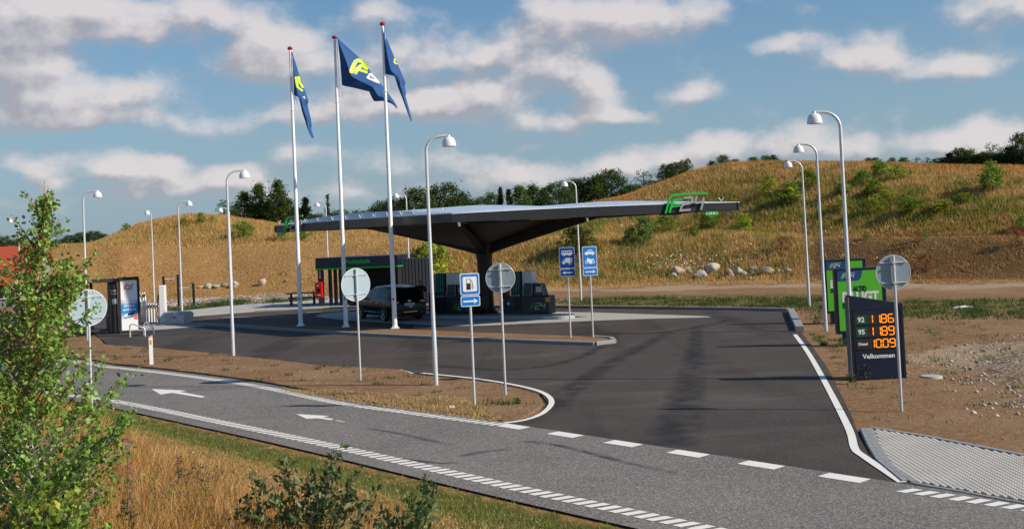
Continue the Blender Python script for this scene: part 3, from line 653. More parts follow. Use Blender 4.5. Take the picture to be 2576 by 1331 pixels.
# ------------------------------------------------------------------ flagpoles and flags
def make_pole(loc,label,H):
    t=empty('flagpole',loc,label,'flagpole',0,'white flagpoles in the soil strip')
    MB().tube([(0,0,.1),(0,0,2.2),(0,0,6),(0,0,10),(0,0,H-.12)],[.105,.098,.083,.066,.052],16).build('pole',M['pole_white'],t,True)
    m=MB(); m.box((0,0,.115),(.34,.34,.03)); 
    for a in range(4): m.tube([(.13*math.cos(a*PI/2+.78),.13*math.sin(a*PI/2+.78),.1),(.13*math.cos(a*PI/2+.78),.13*math.sin(a*PI/2+.78),.20)],.022,6)
    m.lathe([(.105,0.13),(.125,.13),(.125,.2),(.105,.22)],(0,0,0),14); m.build('base_plate',M['pole_white'],t)
    MB().lathe([(0,.10),(.05,.095),(.10,.06),(.125,.0),(.10,-.05),(.045,-.07),(.0,-.08)],(0,0,H-.06),18).build('finial',M['knob'],t,True)
    m=MB(); m.box((-.01,-.098,1.35),(.06,.03,.10)); m.build('halyard_lock',M['black'],t)
    m=MB(); z0=H-2.95; m.tube([(.10,-.02,H-.45),(.16,-.02,z0+.15),(.16,-.02,z0+.04),(.08,-.0,z0)],.012,6)
    ring=[(.095*math.cos(a*PI/5),.095*math.sin(a*PI/5),z0) for a in range(11)]; m.tube(ring,.012,6); m.build('flag_arm',M['pole_white'],t)
    return t
FP=[(G(757,825),12.95),(G(871,828),13.03),(G(994,832),13.16)]
make_pole(FP[0][0],'left white flagpole with red knob, the shortest of the three',FP[0][1])
make_pole(FP[1][0],'middle white flagpole with red knob, carrying the wide open blue flag',FP[1][1])
make_pole(FP[2][0],'right white flagpole with red knob, nearest to the canopy column',FP[2][1])
def interp_poly(pts,n):
    P=[Vector(p) for p in pts]; d=[0]
    for i in range(1,len(P)): d.append(d[-1]+(P[i]-P[i-1]).length)
    out=[]
    for k in range(n):
        s=d[-1]*k/(n-1)
        for i in range(1,len(P)):
            if s<=d[i]+1e-9: out.append(P[i-1].lerp(P[i],(s-d[i-1])/(d[i]-d[i-1]))); break
        else: out.append(P[-1])
    return out
def z7(x,y): return ((720+x/3.915)/1.0462,(40+y/3.915)/1.0462)
def make_flag(base,label,A,B,fold,emb,n=44,m=20):
    # A and B: the two long edges of the hanging cloth; fold(s,t) its depth in metres
    D=base.y; A=interp_poly([z7(*p) for p in A],n); B=interp_poly([z7(*p) for p in B],n)
    o=S(*A[0],D); t=empty('flag',o,label,'flag',0,'blue flags on the white flagpoles')
    def P(s,k):
        i=min(int(k),n-2); f=k-i; a=A[i].lerp(A[i+1],f); b=B[i].lerp(B[i+1],f); q=a.lerp(b,s); p=S(q.x,q.y,D)-o
        return Vector((p.x,fold(s,k/(n-1)),p.z))
    vs=[];fs=[]
    for i in range(n):
        for j in range(m): vs.append(P(j/(m-1),i))
    for i in range(n-1):
        for j in range(m-1): fs.append((i*m+j,i*m+j+1,(i+1)*m+j+1,(i+1)*m+j))
    mb=MB(); mb.add(vs,fs); c=mb.build('cloth',M['flag'],t,True); sd=c.modifiers.new('t','SOLIDIFY'); sd.thickness=.004
    def at(px,py):      # depth of the cloth at a surveyed point
        best=(1e9,0)
        q=Vector((px,py))
        for i in range(0,n):
            ab=B[i]-A[i]; l=ab.length_squared
            s=0 if l<1e-6 else max(0,min(1,(q-A[i]).dot(ab)/l)); d=(A[i].lerp(B[i],s)-q).length
            if d<best[0]: best=(d,fold(s,i/(n-1)))
        return best[1]
    for nm,mt,polys in emb:
        mb=MB()
        for pts,w in polys:
            Q=interp_poly([z7(*p) for p in pts],24); L_,R_=stroke([q[:] for q in Q],w)
            for sd_ in (-.012,.012):
                v=[]
                for l,r in zip(L_,R_):
                    for k in range(5):
                        q=Vector(l).lerp(Vector(r),k/4); p=S(q.x,q.y,D)-o; v.append((p.x,at(q.x,q.y)+sd_,p.z))
                f=[(a*5+k,a*5+k+1,(a+1)*5+k+1,(a+1)*5+k) for a in range(len(L_)-1) for k in range(4)]; mb.add(v,f)
        mb.build(nm,mt,t,True)
    return t
def foldw(a,b,k): return lambda s,t: (-a*s if s<b else -a*b+k*(s-b))+.05*math.sin(9*t+5*s)+.02*math.sin(21*t-8*s)
make_flag(FP[0][0],'blue flag hanging narrow from the left flagpole, green emblem half folded away',[(183,378),(198,560),(212,835),(262,845),(290,985),(350,1180),(375,1240),(400,1278)],[(185,378),(250,600),(300,740),(355,890),(341,918),(375,1060),(385,1140),(376,1162),(405,1262)],foldw(.25,.35,.5),
  [('emblem',M['lime'],[([(232,640),(250,745),(292,780)],4.5),([(250,630),(262,690),(296,745)],5)]),('numeral',M['flagwhite'],[([(300,850),(314,838),(318,862)],2)])])
make_flag(FP[1][0],'wide open blue flag with lime and white emblem on the middle flagpole',[(658,240),(685,480),(705,728),(800,748),(985,790),(1010,850),(1035,892),(1125,885),(1200,905),(1245,935),(1268,968)],[(662,240),(860,420),(940,500),(1000,590),(1080,680),(1160,780),(1225,870),(1255,915),(1270,960)],foldw(.55,.42,.9),
  [('emblem',M['lime'],[([(803,608),(822,540),(840,480),(862,460),(900,468),(955,520)],9.5),([(842,612),(862,560),(884,526),(908,512),(965,550)],9),([(872,560),(915,572),(962,588)],7)]),
   ('numeral',M['flagwhite'],[([(1020,612),(990,598),(966,645),(1075,690),(1040,640),(1000,618)],6)])])
make_flag(FP[2][0],'blue flag folded narrow on the right flagpole with only a speck of green',[(1120,120),(1135,350),(1150,612),(1250,635),(1280,740),(1330,870),(1390,1040),(1415,1096)],[(1122,120),(1160,240),(1240,430),(1290,540),(1357,690),(1345,730),(1362,800),(1355,830),(1405,1010),(1421,1090)],foldw(.3,.45,.6),
  [('emblem',M['lime'],[([(1246,440),(1240,485),(1268,500)],3.5)])])
# ------------------------------------------------------------------ round signs seen from behind
def round_sign(loc,rz,label,zc,r,pale=False,plen=None):
    t=empty('round_sign',loc,label,'road sign',rz,'round signs seen from behind')
    MB().tube([(0,0,-.05),(0,0,zc+r*.98)],.030,12).build('pole',M['galv'],t,True)
    n=40; m=MB(); prof=[(0,.0),(r,.0),(r,.018),(0,.018)]
    vs=[];fs=[]
    for y in (.045,.062):
        for k in range(n): vs.append((r*math.cos(2*PI*k/n),y,zc+r*math.sin(2*PI*k/n)))
    fs=[tuple(range(n)),tuple(range(n,2*n))[::-1]]+[(k,n+k,n+(k+1)%n,(k+1)%n) for k in range(n)]
    m.add(vs,fs); m.build('disc',M['signback2' if pale else 'signback'],t)
    m=MB(); ring=[(r*math.cos(2*PI*k/n),.05,zc+r*math.sin(2*PI*k/n)) for k in range(n+1)]; m.tube(ring,.010,6); m.build('rim',M['signwhite' if pale else 'galv'],t,True)
    for dz in (-.33*r/.35*.62,.33*r/.35*.62):
        m=MB(); w=r*.72; m.tube([(-w,.032,zc+dz),(w,.032,zc+dz)],.012,6)
        for x in (-w,w,-.05,.05): m.tube([(x,.05,zc+dz),(x,.012,zc+dz)],.017,6)
        m.box((0,.0,zc+dz),(.085,.08,.03)); m.build('clamp',M['galv'],t)
    return t
round_sign(G(907,960),R(38),'large pale round sign seen from behind, in front of the black car',2.70,.455,True)
round_sign(G(231,1030),R(33),'large pale round sign seen from behind, half hidden by the birch tree',2.55,.455,True)
round_sign(G(1272,996),R(2),'small grey round sign seen from behind in front of the canopy column',2.87,.355)
round_sign(G(2268,1031),R(0),'small grey round sign seen from behind beside the fuel price sign',2.80,.353)
# ------------------------------------------------------------------ blue road signs
def panel(mb,x0,z0,x1,z1,r,off,t=.004): mb.plate(roundrect(x0,z0,x1,z1,r),(0,0,0),(1,0,0),(0,0,1),t,off)
def blue_sign(loc,rz,label,w,zt,h1,h2,shaded=False):
    t=empty('road_sign',loc,label,'road sign',rz,'blue road signs')
    MB().tube([(0,.03,-.05),(0,.03,zt-.05)],.030,12).build('pole',M['galv'],t,True)
    ms=M['blue2' if shaded else 'blue']; zb=zt-h1-.02-h2
    m=MB(); panel(m,-w/2,zt-h1,w/2,zt,.04,0,.01); p1=m.build('symbol_plate',M['signwhite'],t)
    m=MB(); panel(m,-w/2+.018,zt-h1+.018,w/2-.018,zt-.018,.028,.0105,.002); m.build('blue_field',ms,p1)
    m=MB(); panel(m,-w/2,zb,w/2,zb+h2,.035,0,.01); p2=m.build('arrow_plate',M['signwhite'],t)
    m=MB(); panel(m,-w/2+.018,zb+.018,w/2-.018,zb+h2-.018,.025,.0105,.002); m.build('blue_field',ms,p2)
    m=MB()
    for z in (zt-.09,zt-h1+.09,zb+.06,zb+h2-.05): m.box((0,.015,z),(w*.7,.012,.03))
    m.build('clamp',M['galv'],t)
    return t,p1,p2,zb
def arrow_sym(p,zc,w,right):
    s=1 if right else -1; m=MB(); pts=[(-.38*w*s,-.018),(.18*w*s,-.018),(.18*w*s,-.06),(.38*w*s,0),(.18*w*s,.06),(.18*w*s,.018),(-.38*w*s,.018)]
    if not right: pts=pts[::-1]
    m.plate([(x,z+zc) for x,z in pts],(0,0,0),(1,0,0),(0,0,1),.002,.013); m.build('arrow',M['signwhite'],p)
X_=(1,0,0); Z_=(0,0,1)
t,p1,p2,zb=blue_sign(G(1195,1022),R(16),'blue fuel pump sign with a right arrow on a steel pole in the soil island',.46,3.07,.50,.245)
m=MB(); panel(m,-.165,2.65,.165,2.99,.025,.013,.002); p=m.build('white_field',M['signwhite'],p1)
m=MB(); z0=2.69
for q in ([(-.085,z0),(.02,z0),(.02,z0+.15),(-.085,z0+.15)],): m.plate(q,(0,0,0),X_,Z_,.002,.0155)
for a in ([(-.08,z0+.15),(-.08,z0+.245),(.015,z0+.245),(.015,z0+.15)],[(.02,z0+.23),(.055,z0+.19),(.06,z0+.12),(.045,z0+.06),(.055,z0+.02),(.075,z0+.03),(.075,z0+.09),(.05,z0+.13)]): stroke_plate(m,a,.010,(0,0,0),X_,Z_,.002,.0155)
m.build('pump_symbol',M['black'],p)
arrow_sym(p2,zb+.12,.46,True)
def wheelring(m,x,z,r,off=.013): 
    stroke_plate(m,[(x+r*math.cos(a*PI/6),z+r*math.sin(a*PI/6)) for a in range(13)],r*.45,(0,0,0),X_,Z_,.002,off)
t,p1,p2,zb=blue_sign(G(1436,856),R(-4),'blue sign painted as if in shade, with a bus and a lorry above a left arrow',.55,3.33,.75,.275,True)
m=MB(); m.plate([(-.19,3.06),(.19,3.06),(.19,3.20),(.17,3.215),(-.19,3.215)],(0,0,0),X_,Z_,.002,.013)
for x in (-.09,.09): m.plate(disc(x,3.05,.035,14),(0,0,0),X_,Z_,.002,.0155)
m.plate([(-.07,2.78),(.19,2.78),(.19,2.95),(-.07,2.95)],(0,0,0),X_,Z_,.002,.013); m.plate([(-.18,2.75),(-.08,2.75),(-.08,2.90),(-.13,2.90),(-.165,2.83),(-.18,2.82)],(0,0,0),X_,Z_,.002,.013)
for x in (-.12,.07,.14): m.plate(disc(x,2.745,.028,14),(0,0,0),X_,Z_,.002,.0155)
s_=m.build('vehicle_symbols',M['signwhite'],p1)
m=MB()
for k in range(5): m.plate([(-.165+k*.068,3.135),(-.12+k*.068,3.135),(-.12+k*.068,3.185),(-.165+k*.068,3.185)],(0,0,0),X_,Z_,.001,.0155)
m.plate([(-.155,2.84),(-.10,2.84),(-.10,2.885),(-.13,2.885)],(0,0,0),X_,Z_,.001,.0155)
for x,z in ((-.09,3.05),(.09,3.05),(-.12,2.745),(.07,2.745),(.14,2.745)): m.plate(disc(x,z,.011,10),(0,0,0),X_,Z_,.001,.018)
m.build('symbol_windows',M['blue2'],s_)
arrow_sym(p2,zb+.137,.50,False)
t,p1,p2,zb=blue_sign(G(1493,854),R(14),'bright blue sign with a car and a motorcycle above a right arrow',.54,3.33,.75,.275)
m=MB(); m.plate([(-.19,3.05),(.18,3.05),(.185,3.12),(.12,3.135),(.08,3.21),(-.04,3.21),(-.10,3.14),(-.185,3.115)],(0,0,0),X_,Z_,.002,.013)
for x in (-.11,.11): m.plate(disc(x,3.05,.038,14),(0,0,0),X_,Z_,.002,.0155)
for x in (-.12,.12): wheelring(m,x,2.77,.05)
m.plate([(-.09,2.76),(.06,2.76),(.10,2.84),(.16,2.86),(.15,2.885),(.05,2.87),(-.02,2.895),(-.08,2.90),(-.06,2.93),(-.10,2.935),(-.12,2.83)],(0,0,0),X_,Z_,.002,.0155)
m.plate([(-.02,2.70),(.06,2.70),(.08,2.77),(-.05,2.77)],(0,0,0),X_,Z_,.002,.018)
s_=m.build('vehicle_symbols',M['signwhite'],p1)
m=MB(); m.plate([(-.06,3.135),(.0,3.135),(.0,3.185),(-.03,3.185)],(0,0,0),X_,Z_,.001,.0155); m.plate([(.02,3.135),(.09,3.135),(.065,3.185),(.02,3.185)],(0,0,0),X_,Z_,.001,.0155)
for x,z in ((-.11,3.05),(.11,3.05)): m.plate(disc(x,z,.012,10),(0,0,0),X_,Z_,.001,.018)
m.build('symbol_windows',M['blue'],s_)
arrow_sym(p2,zb+.137,.50,True)
# ------------------------------------------------------------------ marker post
t=empty('marker_post',G(381,919),'short white edge marker post with orange reflector beside the slip road','marker post',R(20))
m=MB(); m.add([(-.065,-.03,-.03),(.065,-.03,-.03),(.065,.03,-.03),(-.065,.03,-.03),(-.065,-.03,.96),(.065,-.03,1.02),(.065,.03,1.02),(-.065,.03,.96)],[(0,1,5,4),(1,2,6,5),(2,3,7,6),(3,0,4,7),(4,5,6,7),(3,2,1,0)]); m.build('post',M['white'],t,bevel=.008)
m=MB(); m.plate([(-.034,.70),(.034,.71),(.034,.88),(-.034,.85)],(0,-.03,0),X_,Z_,.004,.001); m.build('reflector',M['orange'],t)
m=MB(); m.plate([(-.064,.915),(.064,.97),(.064,1.0),(-.064,.945)],(0,-.03,0),X_,Z_,.003,.001); m.build('band',M['coral'],t)
# ------------------------------------------------------------------ emblem (bars and numerals as on the canopy)
EM={'outer':[(875,625),(890,585),(905,545),(918,505),(930,488),(950,477),(1000,468),(1140,466),(1275,465)],
    'inner':[(912,620),(930,570),(945,530),(955,518),(975,512),(1035,508)],'bar':[(935,571),(1015,563)],
    'two':[(1052,500),(1118,497),(1130,505),(1122,540),(1105,548),(1045,556),(1028,570),(1013,607),(1108,603)],
    'four_a':[(1172,490),(1156,538),(1162,546),(1243,541)],'four_b':[(1238,503),(1222,560),(1206,606)]}
def emblem(o,x,up,h,t_,mg,mn,parent,off=.0,outer=True):
    k=h/160.0; f=lambda pts:[((px-875)*k,(625-py)*k) for px,py in pts]
    m=MB()
    if outer: stroke_plate(m,f(EM['outer']),17*k,o,x,up,t_,off)
    stroke_plate(m,f(EM['inner']),20*k,o,x,up,t_,off); stroke_plate(m,f(EM['bar']),17*k,o,x,up,t_,off+.001); a=m.build('emblem_letter',mg,parent)
    m=MB()
    for q in ('two','four_a','four_b'): stroke_plate(m,f(EM[q]),17*k,o,x,up,t_,off+(.001 if q=='four_b' else 0))
    b=m.build('emblem_number',mn,parent); return a,b
# ------------------------------------------------------------------ billboards
def billboard(loc,rz,label,w,h,lines,hp=.36):
    t=empty('billboard',loc,label,'billboard',rz,'green advertising boards')
    MB().box((.03,.12,hp/2-.02),(w*.80,.16,hp+.04)).build('plinth',M['navy'],t)
    MB().box((0,.1,hp+h/2),(w,.24,h)).build('frame',M['navy'],t,bevel=.012)
    pw=w-.22; ph=h-.17
    m=MB(); m.plate([(-pw/2-.02,hp+.09),(pw/2-.02,hp+.09),(pw/2-.02,hp+.09+ph),(-pw/2-.02,hp+.09+ph)],(0,-.02,0),X_,Z_,.01,.0); p=m.build('poster',M['bboard'],t)
    zt=hp+.09+ph; x0=-pw/2-.02
    m=MB(); c=[(x0,zt),(x0,zt-.31),(x0+.55,zt-.31),(x0+.66,zt-.29),(x0+.72,zt-.22),(x0+.78,zt)]; m.plate(c,(0,-.02,0),X_,Z_,.004,.0105); q=m.build('blue_corner',M['flag'],p)
    k=.17; emblem((x0+.12,-.035,zt-.235),X_,Z_,k,.003,M['lime'],M['bwhite'],q,.001)
    for s,size,z,mt,b,wx in lines: text('lettering',s,size,(0-.02,-.03,zt-z),X_,Z_,mt,p,'CENTER',.003,b,1.0,.0015,wx)
    return t
c=Vector(G(2083,813)); billboard(c+Vector((.74,0,0)),R(-4),'rear green billboard with navy frame, partly hidden behind the front one',1.56,2.02,[('BILLIGT',.40,.86,M['bwhite'],.02,1.12),('BRÆNDSTOF',.22,1.10,M['navy'],.008,1.10)],.36)
c=Vector(G(2110,870)); billboard(c+Vector((.76,0,0)),R(-3),'front green billboard with navy frame standing just behind the price sign',1.56,2.02,[('ALTID',.22,.57,M['navy'],.012,.42),('BILLIGT',.40,.82,M['bwhite'],.022,1.12),('BRÆNDSTOF',.22,1.08,M['navy'],.010,1.10)],.36)
# ------------------------------------------------------------------ price sign
def seg7(m,ch,x,z,w,h,o,st=.022):
    a=(x+.03*w,z+h);b=(x+w,z+h);c=(x+w,z+h/2);d=(x+w,z);e=(x,z);f=(x,z+h/2)
    S_={'A':((x,z+h),(x+w,z+h)),'B':((x+w,z+h),(x+w,z+h/2)),'C':((x+w,z+h/2),(x+w,z)),'D':((x,z),(x+w,z)),'E':((x,z+h/2),(x,z)),'F':((x,z+h),(x,z+h/2)),'G':((x,z+h/2),(x+w,z+h/2))}
    on={'0':'ABCDEF','1':'BC','6':'ACDEFG','8':'ABCDEFG','9':'ABCDFG'}[ch]
    for s in on:
        p,q=Vector(S_[s][0]),Vector(S_[s][1]); g=(q-p)*.10; p+=g; q-=g
        m.tube([(p.x,o,p.y),(q.x,o,q.y)],st/2,6)
b0=Vector(G(2146,955)); b1=Vector(G(2281,948)); rz=math.atan2(b1.y-b0.y,b1.x-b0.x)
t=empty('price_sign',b0,'dark navy fuel price sign with slanted top and orange digits','price sign',rz)
Wd=(b1-b0).length
m=MB(); m.plate([(0,-.03),(Wd,-.03),(Wd,1.80),(0,2.06)],(0,.0,0),X_,Z_,.0,.0) if False else None
pr=[(0,-.03),(Wd,-.03),(Wd,1.80),(0,2.06)]
m.plate(pr,(0,.24,0),X_,Z_,.24,0); m.build('cabinet',M['navy'],t,bevel=.01)
m=MB(); m.box((-.012,.12,1.0),(.022,.26,2.02)); m.build('side_trim',M['slatgrey'],t)
m=MB(); m.box((Wd/2,-.006,1.72),(Wd-.04,.012,.018)); m.box((.10,-.006,.86),(.012,.012,1.68)); m.box((Wd-.06,-.006,.86),(.012,.012,1.68)); m.build('panel_seam',M['black'],t)
# positions from the photograph's sign face: 0..1 across, heights in metres
def u(z): return (z-612)/(1052-612)*Wd
def hz(z): return (1255-z)/(1255-600)*1.90
rows=[('92','1186',718,795,M['green_stripe']),('95','1189',820,900,M['green_stripe']),('Diesel','1009',925,1002,None)]
for i,(lab,dig,za,zb_,mg) in enumerate(rows):
    zc=(hz(za)+hz(zb_))/2; hh=hz(za)-hz(zb_)
    m=MB(); m.box((u(802),-.008,zc),(u(980)-u(655)+.02,.012,hh+.02)); pan=m.build('digit_window',M['ledback'],t)
    gm=mat('fuel_label_green',srgb(14,72,42),.4,0,.06,5) if i<2 else M['black']
    m=MB(); m.box((u(702),-.017,zc),(u(752)-u(655),.012,hh)); lb=m.build('fuel_label',gm,t)
    if i<2: text('fuel_name',lab,.17,(u(700),-.0235,zc),X_,Z_,M['bwhite'],lb,'CENTER',.001,.004)
    else: text('fuel_name',lab,.092,(u(707),-.0235,zc+.01),X_,Z_,M['bwhite'],lb,'CENTER',.001,.0025)
    m=MB(); zd=hz(zb_)+.025; h=hh-.03; xs={0:(775,795),1:(838,855),2:(868,908),3:(924,966)} if i<2 else {0:(785,800),1:(815,855),2:(872,912),3:(928,970)}
    for j,chh in enumerate(dig):
        a,b_=xs[j]; a,b_=u(a),u(b_)
        if chh=='1': a=b_-.10
        seg7(m,chh,a,zd,b_-a,h,-.020)
    m.box((u(862 if i<2 else 863),-.020,zd),(.018,.012,.018))
    m.build('digits',M['membrane_led'],pan)
text('lettering','Velkommen',.155,(u(832),-.004,hz(1067)),X_,Z_,M['bwhite'],t,'CENTER',.004,.004,1.0,.0015,.60*Wd)
# ------------------------------------------------------------------ canopy
# surveyed plan: near corner, left tip, right tip; the column stands at the middle
ZR=4.80; colb=Vector(G(1225,796))
def at_z(px,py,z):
    d=ray(px,py); t=(z-CAMH)/d.z; return Vector((d.x*t,d.y*t,z))
LT=at_z(690,571,ZR); RT=at_z(1860,507,ZR+.04); NC=at_z(1139,541,ZR-.0)
NC=Vector((-2.45,44.2,ZR)); LT=Vector(S(690,571,56.3)); RT=Vector(S(1860,507,47.8)); LT.z=RT.z=ZR
FC=LT+RT-NC
t=empty('filling_station_canopy',(colb.x,colb.y,.15),'large dark canopy spreading from one black central column over the pumps','canopy')
O=Vector((colb.x,colb.y,.15))
def loc(p): return Vector(p)-O
fh=.34
corn=[NC,RT,FC,LT]
m=MB(); vs=[]
def fas(p,q,name,label=None):
    m=MB(); d=(q-p).normalized(); n=Vector((d.y,-d.x,0)); k=14; vs=[]
    for i in range(k+1):
        c=p.lerp(q,i/k); top=.055*math.sin(PI*i/k)
        for o_,z in ((n*.0,top),(n*.0,-fh),(-n*.10,-fh),(-n*.10,top)): w=c+o_+Vector((0,0,z)); vs.append(loc(w))
    fs=[]
    for i in range(k):
        for j in range(4): fs.append((i*4+j,i*4+(j+1)%4,(i+1)*4+(j+1)%4,(i+1)*4+j))
    fs+=[(0,1,2,3),(k*4+3,k*4+2,k*4+1,k*4)]
    m.add(vs,fs); f=m.build('fascia',M['canopy'],t); 
    m=MB(); vs=[]
    for i in range(k+1):
        c=p.lerp(q,i/k); top=.055*math.sin(PI*i/k)+.002
        for o_,z in ((n*.02,top),(n*.02,top+.03),(-n*.12,top+.03),(-n*.12,top)): vs.append(loc(c+o_+Vector((0,0,z))))
    m.add(vs,fs); m.build('roof_trim',M['lampwhite'],f)
    return f
fas(NC,RT,'a'); fas(LT,NC,'b'); fas(FC,LT,'c'); fas(RT,FC,'d')
# roof cushions
n=60; m=MB(); vs=[];fs=[]
e1=RT-NC; e2=LT-NC
for j in range(n+1):
    for i in range(n+1):
        a=i/n; b=j/n; p=NC+e1*(.008+.984*a)+e2*(.008+.984*b)
        bu=(abs(math.sin(PI*min(1,a*2.07)))**.8 if a<.483 else abs(math.sin(PI*(a-.483)/.517))**.8)*.34*min(1,(1-.35*a)*1.15)
        bb=math.sin(PI*b)**.55
        lf=abs(math.sin(PI*min(1,b*1.0)))**.9*.30*min(1,math.exp(-a*1.5)+.25)
        zz=max(bu*min(1,bb*1.3+.25*(b<.001)),lf*(1 if a>0 else 0))
        if b in (0,1) or a in (0,1): zz=0
        vs.append(loc(p+Vector((0,0,.05+zz*1.0))))
for j in range(n):
    for i in range(n): q=j*(n+1)+i; fs.append((q,q+1,q+n+2,q+n+1))
m.add(vs,fs); m.build('roof_foil',M['membrane'],t,True)
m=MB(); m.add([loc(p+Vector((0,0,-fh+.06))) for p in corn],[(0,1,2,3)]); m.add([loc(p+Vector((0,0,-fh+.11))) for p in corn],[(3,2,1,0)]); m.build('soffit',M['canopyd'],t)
# column: flared, with four recessed flutes
m=MB(); prof=[(0,.62),(.06,.60),(.14,.46),(.35,.38),(.8,.36),(1.6,.36),(2.5,.37),(2.9,.42),(3.15,.52),(3.5,.60),(4.2,.66)]; vs=[];n=32
for z,r in prof:
    for k in range(n):
        a=2*PI*k/n; rr=r*(1-.14*max(0,math.cos(4*a+.4))**3); vs.append((rr*math.cos(a),rr*math.sin(a),z))
fs=[(i*n+k,i*n+(k+1)%n,(i+1)*n+(k+1)%n,(i+1)*n+k) for i in range(len(prof)-1) for k in range(n)]
m.add(vs,fs); m.build('column',M['canopyd'],t,True)
cz=Vector((colb.x,colb.y,0))
def wedge(tip,fr_low,fr_up,w0,w1,zl=2.95,zu=3.95,name='rib'):
    tip2=Vector((tip.x,tip.y,0)); d=(tip2-cz); L_=d.length; d.normalize(); nn=Vector((-d.y,d.x,0)); zt=ZR-fh+.04; m=MB(); k=8; vs=[]
    for i in range(k+1):
        s=i/k; r=.25+(L_*fr_low-.25)*s; lo=zl+(zt-zl)*(s**.92); hi=min(zt,zu+(zt-zu)*min(1,r/(L_*fr_up))); w=w0+(w1-w0)*s
        for q,z in ((nn*w/2,lo),(nn*w/2,hi),(-nn*w/2,hi),(-nn*w/2,lo)): vs.append(loc(cz+d*r+q+Vector((0,0,max(z,lo)))))
    fs=[(i*4+j,i*4+(j+1)%4,(i+1)*4+(j+1)%4,(i+1)*4+j) for i in range(k) for j in range(4)]+[(0,1,2,3),(k*4+3,k*4+2,k*4+1,k*4)]
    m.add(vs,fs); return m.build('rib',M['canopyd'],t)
wedge(LT,.56,.36,.42,.16); wedge(RT,.50,.36,.42,.16); wedge(NC,.93,.85,.26,.16,2.95,3.3); wedge(FC,.93,.85,.26,.16,2.95,3.3)
def web(p1,f1,p2,f2,z0=3.25,zt=None):
    zt=ZR-fh-.06; a=cz+Vector((0,0,z0)); b=cz.lerp(Vector((p1.x,p1.y,0)),f1)+Vector((0,0,zt)); c=cz.lerp(Vector((p2.x,p2.y,0)),f2)+Vector((0,0,zt))
    a1=cz.lerp(Vector((p1.x,p1.y,0)),f1*.10)+Vector((0,0,z0)); a2=cz.lerp(Vector((p2.x,p2.y,0)),f2*.10)+Vector((0,0,z0))
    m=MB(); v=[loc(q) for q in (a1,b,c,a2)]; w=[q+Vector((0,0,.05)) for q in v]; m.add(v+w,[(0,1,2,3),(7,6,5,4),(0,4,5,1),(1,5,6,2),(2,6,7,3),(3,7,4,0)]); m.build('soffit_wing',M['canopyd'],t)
web(LT,.52,NC,.80,3.15); web(RT,.30,NC,.55,3.35); web(LT,.40,FC,.6,3.3)
# raised sign letters, height boards, clips, lights under the edge
dR=(RT-NC).normalized(); dL=(NC-LT).normalized()
def on_edge(p,q,px):
    best=min((abs((lambda c:(c.x,c.z))( (p.lerp(q,k/200)-Vector((0,0,CAMH))) and Vector((0,0,0)))[0]-0),0) for k in range(1)) if False else None
    bk=0;bd=1e9
    for k in range(401):
        c=p.lerp(q,k/400); v=CM.transposed()@(c-Vector((0,0,CAMH))); x=CX+FPX*v.x/-v.z
        if abs(x-px)<bd: bd=abs(x-px); bk=k/400
    return p.lerp(q,bk)
nR=Vector((dR.y,-dR.x,0)); nL=Vector((dL.y,-dL.x,0))
c=on_edge(NC,RT,1671); sg=Vector((c.x,c.y,ZR-fh+.0))+nR*.05
emblem(loc(sg),dR,Z_,.80,.06,M['logogreen'],M['emgrey'],t,.02)
c=on_edge(LT,NC,718); sg=Vector((c.x,c.y,ZR-fh-.05))+nL*.05
emblem(loc(sg),dL,Z_,.80,.06,M['logogreen'],M['emgrey'],t,.02)
def height_board(c,x,nrm):
    o=loc(Vector((c.x,c.y,ZR-fh-.085))+nrm*.0); m=MB(); m.plate([(0,-.075),(.62,-.075),(.62,.075),(0,.075)],o,x,Z_,.03,0); b=m.build('height_board',M['logogreen'],t)
    text('lettering','3.2 M',.13,o+x*.31,x,Z_,M['bwhite'],b,'CENTER',.034,.002)
    for xx in (.07,.55): 
        m=MB(); stroke_plate(m,[(xx,.045),(xx,-.04)],.014,o,x,Z_,.003,.031); m.plate([(xx-.025,-.015),(xx,-.05),(xx+.025,-.015)],o,x,Z_,.003,.0345); m.build('arrow',M['bwhite'],b)
height_board(on_edge(NC,RT,1772),dR,nR); height_board(on_edge(LT,NC,697),dL,nL)
def clip(c,d):
    m=MB(); o=loc(c+Vector((0,0,.10)))
    for s in (-1,1): m.tube([o,o+d*.13*s+Vector((0,0,.15))],.017,5)
    m.build('roof_clip',M['white'],t)
for px in (704,746,769,800,837,872,907,941,976,1010,1042,1081,1117): clip(on_edge(LT,NC,px),dL)
for px in (1468,1815): clip(on_edge(NC,RT,px),dR)
def cam_(c):
    o=loc(c); MB().box((o.x,o.y,o.z-.04),(.10,.10,.06)).tube([(o.x,o.y,o.z-.06),(o.x,o.y,o.z-.17)],.05,10).build('edge_light',M['grey'],t)
c=on_edge(NC,RT,1834); cam_(Vector((c.x,c.y,ZR-fh))-nR*.2)
c=on_edge(NC,RT,1153); cam_(Vector((c.x,c.y,ZR-fh))); c=on_edge(NC,RT,1478); cam_(Vector((c.x,c.y,ZR-fh-.03))-nR*.1)
for f in (.30,.62,.84):
    c=(NC+e1*f+e2*.10); o=loc(Vector((c.x,c.y,ZR-fh-.03))); MB().box(o,(.9,.5,.07)).build('soffit_light',M['darkgrey'],t)
